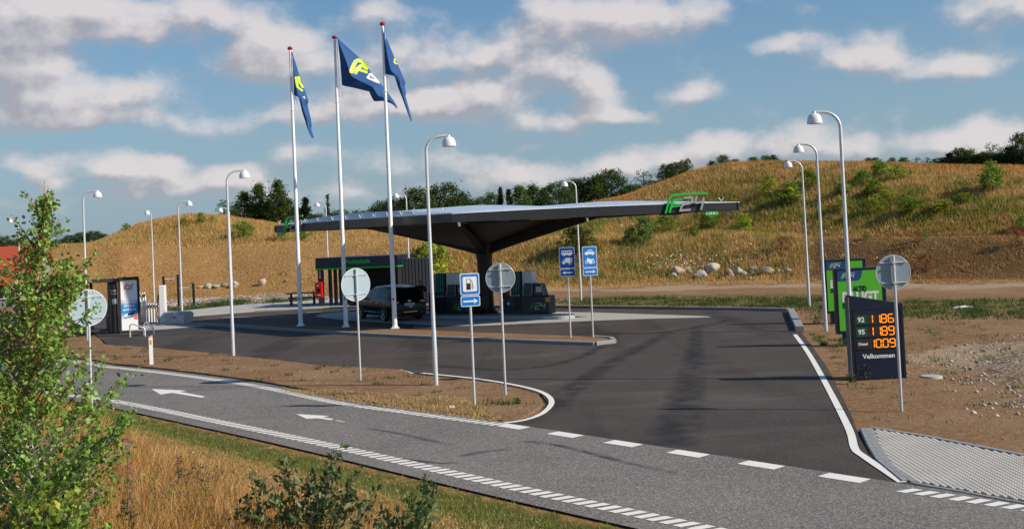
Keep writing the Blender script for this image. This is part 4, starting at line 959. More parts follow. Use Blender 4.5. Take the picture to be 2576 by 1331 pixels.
# ------------------------------------------------------------------ pump island and pumps
A=Vector(G(985,801)); B=Vector(G(1398,804)); ax=(B-A).normalized(); irz=math.atan2(ax.y,ax.x); L_=(B-A).length
line=[A,B]; n_=Vector((-ax.y,ax.x,0))
def rr_poly(A,B,w,r=.35,n=6):
    c=[]; 
    for cc,s in ((B,1),(A,-1)):
        for k in range(-n,n+1):
            a=R(90*k/n); c.append((cc+ax*s*math.cos(a)*w/2*.8+n_*s*math.sin(a)*w/2)[:2])
    return c
o=sheet('pump_island',rr_poly(A+n_*.62,B+n_*.62,1.3),.15,mat('island_concrete',(.34,.37,.39),.8,0,.12,4,.2,50),'raised pale concrete island carrying the pumps and the column',.16)
def fuel_pump(loc_,label):
    # local x along the island; the customer side faces -y
    t=empty('fuel_pump',loc_,label,'fuel pump',irz,'black fuel pumps on the island')
    b=MB(); b.box((.62,.45,.42),(1.55,.62,.84)); b.build('base_block',M['darkgrey'],t,bevel=.07)
    m=MB(); m.box((1.34,.14,.66),(.24,.02,.20)); m.build('warning_label',M['yellow'],t,bevel=.004)
    emblem((.30,.135,.18),X_,Z_,.40,.01,M['logogreen'],M['grey'],t,.0,False)
    m=MB(); m.box((-.42,.45,.98),(.56,.50,1.96)); mast=m.build('hose_mast',M['darkgrey'],t,bevel=.02)
    m=MB(); m.box((.20,.45,1.62),(.52,.42,.72)); m.build('head_panel',M['headpanel'],t,bevel=.015)
    for k in range(4):
        x=-.62+.13*k
        m=MB(); m.box((x,.185,1.62),(.035,.05,.66)); m.build('hose_guard',M['teal'],mast)
        m=MB(); m.tube([(x,.17,1.27),(x+.01,.12,1.15),(x+.02,.10,1.02)],[.03,.04,.022],8); m.build('nozzle',M['teal'],mast,True)
        m=MB(); m.tube([(x+.02,.10,1.02),(x+.0,.05,.7),(x+.03,.04,.35),(x+.06,.08,.12),(x+.09,.12,.35),(x+.05,.16,.9),(x+.03,.17,1.3)],.018,6); m.build('hose',M['hose'],mast,True)
        m=MB(); m.box((x+.02,.13,.86),(.035,.03,.09)); m.build('nozzle_holder',M['bwhite'],mast)
    m=MB(); m.add([(.0,.12,.86),(.52,.12,.86),(.52,.62,.86),(.0,.62,.86),(.06,.2,1.42),(.52,.2,1.42),(.52,.6,1.42),(.06,.6,1.42)],[(0,1,5,4),(1,2,6,5),(2,3,7,6),(3,0,4,7),(4,5,6,7),(3,2,1,0)]); dsp=m.build('display_unit',M['darkgrey'],t,bevel=.02)
    m=MB(); m.tube([(.0,.11,.86),(.06,.19,1.42),(.52,.19,1.42),(.52,.11,.86),(.0,.11,.86)],.016,6); m.build('display_frame',M['grey'],dsp)
    m=MB(); m.plate([(.05,.90),(.49,.90),(.49,1.38),(.10,1.38)],(0,.13,0),(1,0,0),(0,.15,1),.006,.02); m.build('display_glass',M['glass'],dsp)
    m=MB(); m.add([(.56,.16,.84),(1.12,.16,.84),(1.12,.62,.84),(.56,.62,.84),(.58,.24,1.40),(.96,.24,1.40),(.96,.6,1.40),(.58,.6,1.40)],[(0,1,5,4),(1,2,6,5),(2,3,7,6),(3,0,4,7),(4,5,6,7),(3,2,1,0)]); pay=m.build('payment_unit',M['darkgrey'],t,bevel=.02)
    m=MB(); m.box((.86,.17,1.13),(.28,.06,.27)); m.build('card_reader',M['silver'],pay,bevel=.015)
    m=MB(); m.tube([(1.12,.15,.86),(.96,.23,1.41),(.60,.23,1.41)],.012,6); m.build('edge_trim',M['grey'],pay)
    return t
pr_=Vector(G(1312,799)); pl_=Vector(G(1120,799)); 
f=fuel_pump(pr_+n_*.05+Vector((0,0,.15)),'right black fuel pump with grey head panel and yellow label, right of the column')
f2=copy_tree(f); f2.location=pl_+n_*.05+Vector((0,0,.15)); f2['label']='left black fuel pump behind the fuel sign, beside the parked black car'
def bin_(loc_,label,w,h,m_):
    t=empty('litter_bin',loc_,label,'litter bin',irz,'bins on the pump island')
    MB().box((0,0,h/2),(w,.42,h)).build('body',m_,t,bevel=.04); MB().box((0,0,h+.02),(w*1.04,.44,.06)).build('lid',M['darkgrey'],t,bevel=.02)
    m=MB(); m.plate(disc(0,0,.07,14),(0,-.212,h*.62),X_,Z_,.004,0); m.build('label_disc',M['bwhite'],t); return t
bin_(Vector(G(1262,797))+n_*.35+Vector((0,0,.15)),'taller dark blue bin beside the foot of the canopy column',.36,1.0,M['navy'])
bin_(Vector(G(1281,797))+n_*.20+Vector((0,0,.15)),'lower blue bin tucked against the right fuel pump',.44,.76,M['binblue'])
bin_(Vector(G(1189,797))+n_*.35+Vector((0,0,.15)),'dark blue bin behind the fuel sign, left of the canopy column',.44,.72,M['binblue'])
t=empty('payment_terminal',Vector(G(1077,797))+n_*.9+Vector((0,0,.15)),'beige cabinet on a black base seen beyond the parked car','terminal',irz)
MB().box((0,0,.5),(.9,.5,1.0)).build('base',M['darkgrey'],t,bevel=.04); c_=MB().box((-.12,0,1.36),(.42,.34,.68)).build('cabinet',M['brown'],t,bevel=.02); MB().box((-.2,-.175,1.5),(.07,.02,.2)).build('display_glass',M['glass'],c_)
# ------------------------------------------------------------------ changing shelter
D=66.2; a=Vector(G(806,772)); b=Vector((S(1000,700,D-1.2).x,D-1.2,0)); dx=(b-a).normalized(); srz=math.atan2(dx.y,dx.x); Lw=(b-a).length
t=empty('shelter',a,'dark open shelter with navy fascia and green stripe reading Pusleplads','shelter',srz)
MB().box((Lw/2-.05,1.5,2.60),(Lw+.25,3.2,.62)).build('fascia',M['navy'],t,bevel=.01)
MB().box((Lw/2-.05,1.49,2.245),(Lw+.28,3.23,.09)).build('stripe',M['green_stripe'],t)
text('lettering','Pusleplads',.36,(Lw*.51,-.105,2.62),X_,Z_,M['logogreen'],t,'CENTER',.004,.006,1.05)
MB().box((.06,.1,1.1),(.34,.14,2.22)).build('post',M['darkgrey'],t)
m=MB()
for k in range(9): m.box((.52+.165*k,.15 if k%2 else .3,1.1),(.115,.04,2.2))
m.build('slat_screen',M['darkpanel'],t)
MB().box((Lw/2+.2,3.0,1.1),(Lw-.6,.06,2.2)).build('rear_wall',M['darkpanel'],t)
MB().box((Lw-.05,1.6,1.1),(.08,2.9,2.2)).build('side_wall',M['darkpanel'],t)
MB().box((Lw*.62,2.0,.42),(2.4,.7,.84)).build('changing_table',M['darkgrey'],t)
m=MB(); m.box((Lw+.95,.9,1.32),(1.75,.03,2.66))
for k in range(9): m.box((Lw+.12+.21*k,.85,1.33),(.13,.10,2.70))
m.build('slatted_wall',M['slatgrey'],t)
m=MB(); m.box((.07,-.02,1.95),(.22,.03,.62)); q=m.build('first_aid_sign',mat('dark_red_sign',srgb(120,25,40),.5,0,.1,9),t)
m=MB(); stroke_plate(m,[(.07,2.17),(.07,1.72)],.04,(0,-.036,0),X_,Z_,.003,0); m.plate([(.0,1.80),(.07,1.68),(.14,1.80)],(0,-.036,0),X_,Z_,.003,.001); m.build('arrow',M['bwhite'],q)
t=empty('fire_cabinet',Vector((a.x,a.y,0))+dx*.03+Vector((0,-.02,0)),'bright red fire equipment cabinet on the shelter post','cabinet',srz,None)
MB().box((0,-.16,1.02),(.46,.22,.92)).build('body',M['red'],t,bevel=.05); MB().box((.01,-.28,1.0),(.14,.03,.20)).build('window',M['glass'],t); MB().box((.02,-.28,.72),(.18,.02,.05)).build('label_strip',M['bwhite'],t); MB().box((-.03,-.28,1.28),(.08,.02,.07)).build('symbol',M['bwhite'],t)
t=empty('picnic_table',G(762,768),'dark wooden picnic table with benches beside the shelter','picnic table',R(6))
m=MB(); [m.box((0,-.32+.16*k,.76),(2.0,.14,.05)) for k in range(5)]; m.build('tabletop',M['wood'],t)
for s in (-1,1): 
    m=MB(); [m.box((0,s*.82+.07*q,.46),(2.0,.13,.05)) for q in (-1,1)]; m.build('bench',M['wood'],t)
    m=MB(); m.box((s*.7,0,.42),(.08,1.9,.08)); m.tube([(s*.7,-.55,0),(s*.7,-.2,.74)],.045,6); m.tube([(s*.7,.55,0),(s*.7,.2,.74)],.045,6); m.build('leg',M['wood'],t)
# ------------------------------------------------------------------ card terminal kiosk on the left
a=Vector(G(305,838)); b=Vector(G(347,838)); kz=R(30); t=empty('card_terminal_shelter',a,'black framed fuel card shelter with a white and blue poster','shelter',kz)
K=M['darkpanel']
pw=.80
m=MB(); m.box((pw/2,.05,2.56),(pw+.12,.3,.16)); m.box((-.03,.05,1.27),(.09,.14,2.55)); m.box((pw+.05,.05,1.27),(.12,.14,2.55)); m.box((-2.3,.55,2.52),(4.5,1.2,.14)); fr=m.build('frame',K,t)
m=MB(); m.plate([(.03,.12),(pw-.02,.12),(pw-.02,2.46),(.03,2.46)],(0,-.02,0),X_,Z_,.03,0); po=m.build('poster',M['signwhite'],t)
def grad_blue():
    m=mat('poster_blue_fade',srgb(20,140,205),.5,0,.03,3); nt=m.node_tree; N=nt.nodes.new; L=nt.links.new; bs=nt.nodes['Principled BSDF']
    tc=N('ShaderNodeTexCoord'); sp=N('ShaderNodeSeparateXYZ'); L(tc.outputs['Object'],sp.inputs[0]); a_=N('ShaderNodeMapRange'); L(sp.outputs[2],a_.inputs[0]); a_.inputs[1].default_value=1.62; a_.inputs[2].default_value=1.30
    b_=N('ShaderNodeMapRange'); L(sp.outputs[2],b_.inputs[0]); b_.inputs[1].default_value=.62; b_.inputs[2].default_value=.95; mu=N('ShaderNodeMath'); mu.operation='MULTIPLY'; L(a_.outputs[0],mu.inputs[0]); L(b_.outputs[0],mu.inputs[1])
    x=N('ShaderNodeMix'); x.data_type='RGBA'; L(mu.outputs[0],x.inputs[0]); x.inputs[6].default_value=(.8,.8,.8,1); x.inputs[7].default_value=(*srgb(10,135,205),1); L(x.outputs[2],bs.inputs['Base Color']); return m
m=MB(); m.plate([(.03,.60),(pw-.02,.60),(pw-.02,1.66),(.03,1.66)],(0,-.052,0),X_,Z_,.002,0); pb=m.build('blue_band',grad_blue(),po)
m=MB(); rd=M['red']; stroke_plate(m,[(.20,2.05),(.20,2.24)],.045,(0,-.055,0),X_,Z_,.003,0); stroke_plate(m,[(.27,2.05),(.27,2.27),(.38,2.27),(.44,2.21),(.44,2.11),(.38,2.05),(.27,2.05)],.04,(0,-.055,0),X_,Z_,.003,0); stroke_plate(m,[(.66,2.30),(.54,2.26),(.50,2.20),(.56,2.15),(.53,2.08),(.42,2.03)],.04,(0,-.055,0),X_,Z_,.003,.001); m.build('logo',rd,po)
for s,z in (('Use your',1.44),('IDS fuel',1.27),('card here',1.10)): text('lettering',s,.165,(.40,-.056,z),X_,Z_,M['signwhite'],pb,'CENTER',.002,.005,.95)
m=MB(); m.plate([(.12,.68),(.58,.76),(.64,.96),(.18,.88)],(0,-.055,0),X_,Z_,.004,0); cd=m.build('card_picture',M['signwhite'],po)
m=MB(); m.plate([(.13,.68),(.58,.755),(.59,.80),(.14,.73)],(0,-.060,0),X_,Z_,.003,0); m.build('card_blue',M['blue2'],cd)
m=MB(); m.plate([(.30,.80),(.60,.85),(.635,.96),(.33,.91)],(0,-.060,0),X_,Z_,.003,0); m.build('card_dark',M['navy'],cd)
m=MB(); m.plate([(.62,.62),(.76,.60),(.77,.82),(.70,.86),(.60,.74)],(0,-.060,0),X_,Z_,.004,0); m.build('hand_picture',mat('poster_hand',srgb(225,110,90),.5,0,.1,9),po)
m=MB(); m.box((-.28,.35,1.27),(.36,.5,2.5)); side=m.build('terminal_column',K,t)
text('lettering','KURS',.10,(-.27,.09,2.02),X_,Z_,M['bwhite'],side,'CENTER',.004,.001); text('lettering','TIL 24',.10,(-.27,.09,1.88),X_,Z_,M['bwhite'],side,'CENTER',.004,.001)
MB().box((-.25,.09,1.52),(.22,.03,.24)).build('card_reader',M['grey'],side)
m=MB(); 
for x in (-1.15,-2.6,-4.4): m.box((x,.9,1.25),(.12,.1,2.5))
m.build('rear_post',K,t)
MB().box((-1.9,.8,.16),(3.2,.5,.10)).build('shelf',M['darkgrey'],t)
bin_(Vector(G(283,826)),'dark grey bin inside the black framed card shelter',.45,1.1,M['darkgrey'])
# tubular bumper rail
t=empty('bumper_rail',G(352,846),'bent galvanised steel bumper rail in front of the card poster','rail',R(14))
for x0,w in ((-.42,.62),(.16,.40)):
    m=MB(); y=0 if x0<0 else .25
    m.tube([(x0,y,-.02),(x0,y,.48),(x0+.05,y-.02,.56),(x0+.14,y-.02,.58),(x0+w*.7,y-.05,.44),(x0+w,y-.08,.36),(x0+w+.03,y-.08,.28),(x0+w+.03,y-.08,-.02)],.036,8); m.tube([(x0,y,.28),(x0+w+.03,y-.08,.28)],.026,8); m.build('rail_hoop',M['galv'],t,True)
# grit box
a=Vector(G(419,813)); b=Vector(G(480,818)); 
t=empty('grit_box',(a+b)/2+Vector((0,.2,0)),'silver metal grit box with a round topped lid behind the slip lane','grit box',math.atan2(b.y-a.y,b.x-a.x)+R(22))
MB().box((0,0,.22),(1.25,.7,.42)).build('body',M['silver'],t,bevel=.015)
m=MB(); n=14; vs=[]
for x in (-.65,.65):
    for k in range(n+1): q=PI*k/n; vs.append((x,-.37*math.cos(q),.42+.24*math.sin(q)))
m.add(vs,[(k,k+1,n+2+k,n+1+k) for k in range(n)]+[tuple(range(n+1)),tuple(range(n+1,2*n+2))[::-1]]); m.build('lid',M['silver'],t,True)
MB().box((.0,-.37,.36),(.10,.04,.07)).build('latch',M['darkgrey'],t)
# lorry fuel dispenser and hose stands
c=Vector(G(411,812)); t=empty('fuel_dispenser',c,'slim white lorry fuel dispenser with a looped black hose','fuel dispenser',R(10))
MB().box((0,.1,.98),(.30,.7,1.98)).build('cabinet',M['white'],t,bevel=.02)
m=MB(); m.tube([(-.16,.0,1.45),(-.24,-.05,1.1),(-.30,-.05,.5),(-.28,0,.1),(-.2,0,.04),(-.12,0,.4),(-.17,0,1.1)],.022,6); m.build('hose',M['hose'],t,True)
m=MB(); m.tube([(-.17,-.02,1.55),(-.22,-.05,1.35),(-.24,-.05,1.1)],.04,6); m.build('nozzle',M['hose'],t)
c=Vector(G(372,811)); t=empty('hose_stand',c,'row of white hose posts with dark nozzles beside the card shelter','fuel dispenser',R(6))
for k,(x,h) in enumerate(((-.36,1.62),(-.20,1.58),(-.10,1.60),(.06,1.0),(.20,1.0),(.34,1.0),(.48,.98))):
    m=MB(); m.tube([(x,0,0),(x,0,h-.12),(x-.05,0,h)],.045,8); p=m.build('post',M['white'],t,True)
    m=MB(); m.box((x,-.05,h-.13),(.07,.06,.12)); m.build('nozzle',M['hose'],p)
c=Vector(G(372,811)); 
# pull-up bars
t=empty('exercise_bars',G(450,771),'black wooden posts with two steel bars at different heights','exercise bars',R(2))
for x,h in ((-.95,2.05),(.0,2.12),(1.0,1.5)): MB().box((x,0,h/2),(.14,.14,h)).build('post',M['darkpanel'],t,bevel=.01)
for x0,x1,z in ((-.95,0,1.85),(0,1.0,1.22)): MB().tube([(x0,0,z),(x1,0,z)],.026,8).build('bar',M['white'],t)
# drain cover and litter
t=empty('manhole_cover',G(2343,947),'pale round concrete drain cover in the brown soil','drain cover')
MB().lathe([(0,.025),(.24,.025),(.26,.0),(.26,-.05)],(0,0,0),24).build('lid',M['concrete'],t,True)
t=empty('litter',G(2422,774),'scrap of white sheeting lying on the weedy soil','litter')
m=MB(); m.add([(-.42,-.05,0),(.42,-.06,.02),(.40,.12,.03),(-.2,.14,.06),(-.4,.1,0),(.1,.02,.09)],[(0,1,5),(1,2,5),(2,3,5),(3,4,5),(4,0,5)]); o=m.build('sheeting',M['white'],t); sd=o.modifiers.new('s','SOLIDIFY'); sd.thickness=.008
t=empty('rag',G(1136,1029),'crumpled white scrap lying in the dry grass beside the lamp','litter')
m=MB(); [m.add([(x,y,0),(x+.09,y+.02,.03),(x+.04,y+.08,.08)],[(0,1,2)]) for x,y in ((-.05,-.03),(0,0),(-.08,.03))]; o=m.build('paper',M['white'],t); sd=o.modifiers.new('s','SOLIDIFY'); sd.thickness=.006
# house with the red roof at the left edge
c=T(60,742,70,110); c.z=0
Dh=86.0; p=S(-60,640,Dh); t=empty('house',(p.x+2,Dh,0),'grey house with red tiled roof behind the birch tree','house',R(12))
m=MB(); m.add([(-4,-4,0),(3,-4,0),(3,4,0),(-4,4,0),(-4,-4,2.2),(3,-4,2.2),(3,4,2.2),(-4,4,2.2),(-4,0,4.4),(3,0,4.4)],[(0,1,5,4),(2,3,7,6),(0,4,8,7,3),(1,2,6,9,5)]); m.build('wall',M['render'],t)
m=MB()
for s in (-1,1):
    m.add([(-4.5,0,4.6),(3.4,0,4.6),(3.4,s*4.7,1.9),(-4.5,s*4.7,1.9),(-4.5,0,4.4),(3.4,0,4.4),(3.4,s*4.7,1.7),(-4.5,s*4.7,1.7)],[(0,1,2,3),(7,6,5,4),(2,6,7,3),(0,3,7,4),(1,5,6,2)])
m.build('roof',M['roof_red'],t)
for x in (-2,1): 
    w_=MB().box((x,-4.02,1.2),(1.2,.06,1.0)).build('window',M['glass'],t); MB().box((x,-4.06,1.2),(.05,.03,1.0)).box((x,-4.06,.68),(1.3,.06,.05)).build('frame',M['white'],w_)
# boulders
def boulder(loc_,w,h,d,m_,label,seed,grp,rz=0):
    rnd=random.Random(seed); bm=bmesh.new(); bmesh.ops.create_icosphere(bm,subdivisions=3,radius=1); off=Vector((seed*3.1,seed*1.7,0))
    pl=[Vector((rnd.uniform(-1,1),rnd.uniform(-1,1),rnd.uniform(-.6,1))).normalized() for _ in range(14)]
    for v in bm.verts:
        c=v.co.copy(); c*=1+.28*mnoise.noise(c*1.1+off)+.09*mnoise.noise(c*3+off)
        for q in pl:
            e=c.dot(q)-.66
            if e>0: c-=q*e*.92
        v.co=Vector((c.x*w/2*1.1,c.y*d/2,c.z*h*.62+h*.42))
    me=bpy.data.meshes.new('boulder'); bm.to_mesh(me); bm.free(); me.materials.append(m_); o=bpy.data.objects.new('boulder',me); C.objects.link(o); o.location=loc_; o.rotation_euler=(0,0,rz); tag(o,label,'boulder',grp)
    me.polygons.foreach_set('use_smooth',[True]*len(me.polygons))
    try: me.set_sharp_from_angle(angle=R(28))
    except Exception: pass
M['stone_pink']=mat('pink_granite',(.44,.33,.26),.9,0,.35,2.5,.6,8); M['stone_grey']=mat('grey_granite',(.33,.32,.30),.85,0,.35,2.5,.6,8); M['stone_beige']=mat('beige_granite',(.45,.39,.31),.9,0,.35,2.5,.6,8); M['stone_red']=mat('reddish_granite',(.32,.21,.155),.9,0,.4,2.5,.6,8)
BL=[(995,1165,150,78,'pink','large pink boulder at the left end of the right cluster'),(958,1205,64,52,'grey','small grey boulder leaning in front of the large pink one'),(1090,1148,72,50,'pink','pink boulder just behind the right shoulder of the large pink one'),(1120,1176,74,30,'grey','low flat grey boulder right of the large pink one'),(1000,1228,30,26,'beige','small pale round stone in front of the large pink boulder'),
(1215,1192,122,86,'grey','squat grey boulder standing alone in front of the tall pointed one'),(1310,1135,150,112,'beige','tallest pointed boulder rising behind the squat grey one'),(1464,1182,104,92,'red','dark reddish boulder left of the stone heap'),(1555,1165,92,78,'beige','rounded beige boulder in the middle of the heap'),(1600,1190,80,46,'pink','small pink boulder low in the middle of the heap'),
(1684,1150,92,52,'grey','grey boulder at the back of the heap'),(1685,1190,62,28,'beige','flat pale stone low at the front of the heap'),(1820,1160,152,80,'beige','broad beige boulder at the right end of the heap'),(1925,1168,42,36,'pink','small pink stone right of the broad beige boulder'),(1965,1178,36,34,'grey','small grey round stone between two pink ones'),(2016,1168,74,46,'pink','smooth pink boulder, last large one on the right'),(2068,1176,18,16,'beige','tiny pale stone at the far right of the cluster'),
(1500,1204,46,30,'beige','small beige stone at the foot of the reddish boulder'),(1462,1238,34,18,'beige','little pale rock on the soil below the reddish boulder'),(1502,1248,30,16,'pink','little pinkish rock on the soil below the heap'),(1665,1236,44,20,'beige','little pale rock on the soil in front of the heap, left of a pair'),(1712,1242,34,18,'beige','little pale rock on the soil in front of the heap, right of a pair'),(895,1172,44,16,'pink','low pink stone left of the large pink boulder')]
i=0
for zx,zy,w,h,k,lab in BL:
    i+=1; px=(1500+zx/3.503)/1.0462; pyb=(380+(zy+h/2)/3.503)/1.0462; p=T(px,pyb,50,110); s=p.y/FPX/3.503/1.0462; p.z=float(TZ(p.x,p.y)); boulder(p,w*s*1.0,h*s*1.0,w*s*.8,M['stone_'+k],lab,i,'boulders along the foot of the right hill',rng.random()*.6-.3)
for zx,zy,w,h,k,lab in [(1450,318,80,26,'pink','low pink stone at the left end of the left cluster'),(1525,300,84,58,'beige','pale rounded boulder beside the exercise bars'),(1615,302,100,44,'grey','low grey boulder left of the pink pair'),(1705,285,84,54,'red','reddish boulder left of the lamp pole'),(1815,285,110,72,'pink','pink boulder just right of the lamp pole')]:
    i+=1; px=(180+zx/4.16)/1.0462; pyb=(680+(zy+h/2)/4.16)/1.0462; p=T(px,pyb,60,110); s=p.y/FPX/4.16/1.0462; p.z=float(TZ(p.x,p.y)); boulder(p,w*s,h*s,w*s*.8,M['stone_'+k],lab,i,'boulders along the foot of the left hill')
for zx,zy,w,h,k,lab in [(835,270,175,130,'pink','pointed pink boulder standing alone in the dry grass'),(1245,262,80,50,'red','dark reddish boulder sunk in the grass left of the flagpole')]:
    i+=1; px=(560+zx/6.44)/1.0462; pyb=(700+(zy+h/2)/6.44)/1.0462; p=T(px,pyb,60,110); s=p.y/FPX/6.44/1.0462; p.z=float(TZ(p.x,p.y)); boulder(p,w*s,h*s,w*s*.8,M['stone_'+k],lab,i,'boulders along the foot of the left hill')
# ------------------------------------------------------------------ parked car
def make_car(loc,heading):
    t=empty('parked_car',loc,'black people carrier with tinted windows parked at the left pump','car',heading)
    ST=[(2.36,.62,.50,None),(2.30,.74,.66,None),(2.12,.86,.82,None),(1.75,.91,.96,None),(1.30,.93,1.05,None),(.95,.935,1.25,.74),(.55,.94,1.50,.69),(.15,.94,1.60,.68),(-.4,.94,1.645,.68),(-1.0,.94,1.64,.68),(-1.55,.935,1.61,.67),(-1.95,.93,1.54,.66),(-2.12,.92,1.36,.68),(-2.26,.90,1.10,.72),(-2.34,.88,.92,None),(-2.40,.85,.62,None),(-2.38,.82,.36,None)]
    def sec(x,w,zr,rw):
        if rw is None: rw=w*.80; belt=zr-.05
        else: belt=min(1.0,zr-.08)
        low=min(.24,zr-.1); mid=min(.42,zr-.06); m2=min(.72,zr-.05)
        return [(x,0,low),(x,w*.86,low),(x,w*.97,mid),(x,w,m2),(x,w*.965,max(m2,belt)),(x,rw+.02,zr-.06 if zr>1.2 else zr-.015),(x,rw*.86,zr),(x,0,zr+.025)]
    secs=[sec(*s) for s in ST]; m=MB()
    for sgn in (1,-1):
        vs=[(x,y*sgn,z) for s in secs for x,y,z in s]; n=8
        m.add(vs,[(i*n+k,i*n+k+1,(i+1)*n+k+1,(i+1)*n+k) for i in range(len(secs)-1) for k in range(n-1)]+[tuple(range(n)),tuple((len(secs)-1)*n+k for k in range(n))])
    b=m.build('body',M['carpaint'],t,True); 
    bm=bmesh.new(); bm.from_mesh(b.data); bmesh.ops.remove_doubles(bm,verts=bm.verts,dist=.0005); bmesh.ops.recalc_face_normals(bm,faces=bm.faces); bm.to_mesh(b.data); bm.free()
    b.data.polygons.foreach_set('use_smooth',[True]*len(b.data.polygons)); b.data.set_sharp_from_angle(angle=R(35))
    def sidept(x,f):     # a point on the side glass surface, f from belt to roof
        for a,c in zip(ST,ST[1:]):
            if a[0]>=x>=c[0]:
                u=(a[0]-x)/(a[0]-c[0]); A_=Vector(sec(*a)[4]).lerp(Vector(sec(*c)[4]),u); B_=Vector(sec(*a)[5]).lerp(Vector(sec(*c)[5]),u); p=A_.lerp(B_,f); p.x=x; return p
    for x0,x1,x2,x3 in ((.98,.30,.62,.30),(.22,-.72,.22,-.72),(-.80,-1.75,-.80,-1.90)):
        for s in (1,-1):
            q=[sidept(x0,.10),sidept(x1,.10),sidept(x3,.90),sidept(x2,.90)]; m=MB(); m.add([(p.x,(p.y+.006)*s,p.z) for p in q],[(0,1,2,3)]); m.build('side_window',M['glass'],t)
    m=MB(); m.add([(-1.98,-.56,1.50),(-1.98,.56,1.50),(-2.275,.66,1.08),(-2.275,-.66,1.08)],[(0,1,2,3)]); m.build('rear_window',M['glass'],t)
    m=MB(); m.add([(.60,-.60,1.52),(.60,.60,1.52),(1.26,.74,1.10),(1.26,-.74,1.10)],[(0,1,2,3)]); m.build('windscreen',M['glass'],t)
    for s in (1,-1):
        m=MB(); m.tube([(.98,.925*s,1.0),(.2,.93*s,1.0),(-.8,.93*s,1.0),(-1.7,.92*s,1.0)],.010,5); m.build('window_trim',M['chrome'],t)
        m=MB(); m.tube([(.95,.945*s,.42),(-.95,.945*s,.42)],.011,5); m.build('door_trim',M['chrome'],t)
        for x in (.15,-.75):
            m=MB(); m.tube([(x,.955*s,.88),(x-.16,.955*s,.89)],.016,6); m.build('door_handle',M['chrome'],t)
        m=MB(); m.add([(-2.30,.86*s,1.00),(-2.36,.52*s,.95),(-2.37,.54*s,.86),(-2.36,.86*s,.84),(-2.05,.94*s,.98),(-2.10,.94*s,.88)],[(0,1,2,3),(0,3,5,4)]); tl=m.build('tail_light',M['taillight'],t); tl.location=(-.02,0,.0)
        m=MB(); m.add([(-2.40,.78*s,.93),(-2.41,.62*s,.91),(-2.41,.62*s,.88),(-2.40,.78*s,.88)],[(0,1,2,3)]); m.build('reversing_light',M['bwhite'],tl)
        m=MB(); m.box((-2.40,.62*s,.40),(.03,.30,.035)); m.build('bumper_reflector',M['taillight'],t)
        m=MB(); m.add([(2.28,.60*s,.66),(2.10,.84*s,.74),(1.88,.90*s,.84),(2.2,.62*s,.76)],[(0,1,2,3)]); m.build('headlight',M['chrome'],t)
        m=MB(); m.box((.85,1.02*s,1.06),(.14,.20,.13)); m.build('mirror',M['carpaint'],t,bevel=.03)
        for x in (1.42,-1.42):
            m=MB(); pr=[(0,-.10),(.20,-.10),(.31,-.10),(.335,-.06),(.335,.06),(.31,.10),(.20,.10)]
            o=m.lathe(pr,(0,0,0),26).build('wheel',M['tyre'],t,True); o.location=(x,.84*s,.335); o.rotation_euler=(R(-90)*s,0,0)
            m=MB(); m.lathe([(.225,.085),(.24,.115),(.215,.105)],(0,0,0),26); 
            for k in range(5):
                a=2*PI*k/5
                for da in (-.13,.13): m.tube([(.04*math.cos(a),.04*math.sin(a),.10),(.22*math.cos(a+da),.22*math.sin(a+da),.105)],.017,5)
            m.lathe([(0,.115),(.05,.11),(.06,.09)],(0,0,0),12); r_=m.build('rim',M['rim'],o,True)
            m=MB(); ar=[(.38*math.cos(q*PI/12),.38*math.sin(q*PI/12)) for q in range(13)]
            m.tube([(x+c_,.925*s,.335+s_) for c_,s_ in ar],.028,6); m.build('wheel_arch',M['darkgrey'],t,True)
    m=MB(); m.box((-2.395,0,.80),(.02,.50,.11)); pl=m.build('number_plate',M['bwhite'],t); text('lettering','PA 39 513',.105,(-2.406,0,.80),(0,-1,0),(0,0,1),M['black'],pl,'CENTER',.001,.002)
    m=MB(); m.lathe([(0,.012),(.07,.008),(.09,0)],(0,0,0),18); bd=m.build('badge',M['chrome'],t,True); bd.location=(-2.375,0,.95); bd.rotation_euler=(0,R(-90),0); bd.scale=(.6,1,1)
    m=MB(); m.box((-2.42,0,.45),(.03,.7,.02)).box((-2.41,-.05,.68),(.02,.16,.03)); m.build('bumper_trim',M['chrome'],t)
    return t
fl=Vector((-7.98,54.21,0)); rl=Vector(G(970,809.4)); rr_=Vector(G(1047,804.4)); hd=Vector((-.50,.866,0)).normalized()
nrm_=Vector((-hd.y,hd.x,0)); rear=rl-nrm_*.84
make_car((rear+hd*1.42)+Vector((0,0,.006)),math.atan2(hd.y,hd.x))
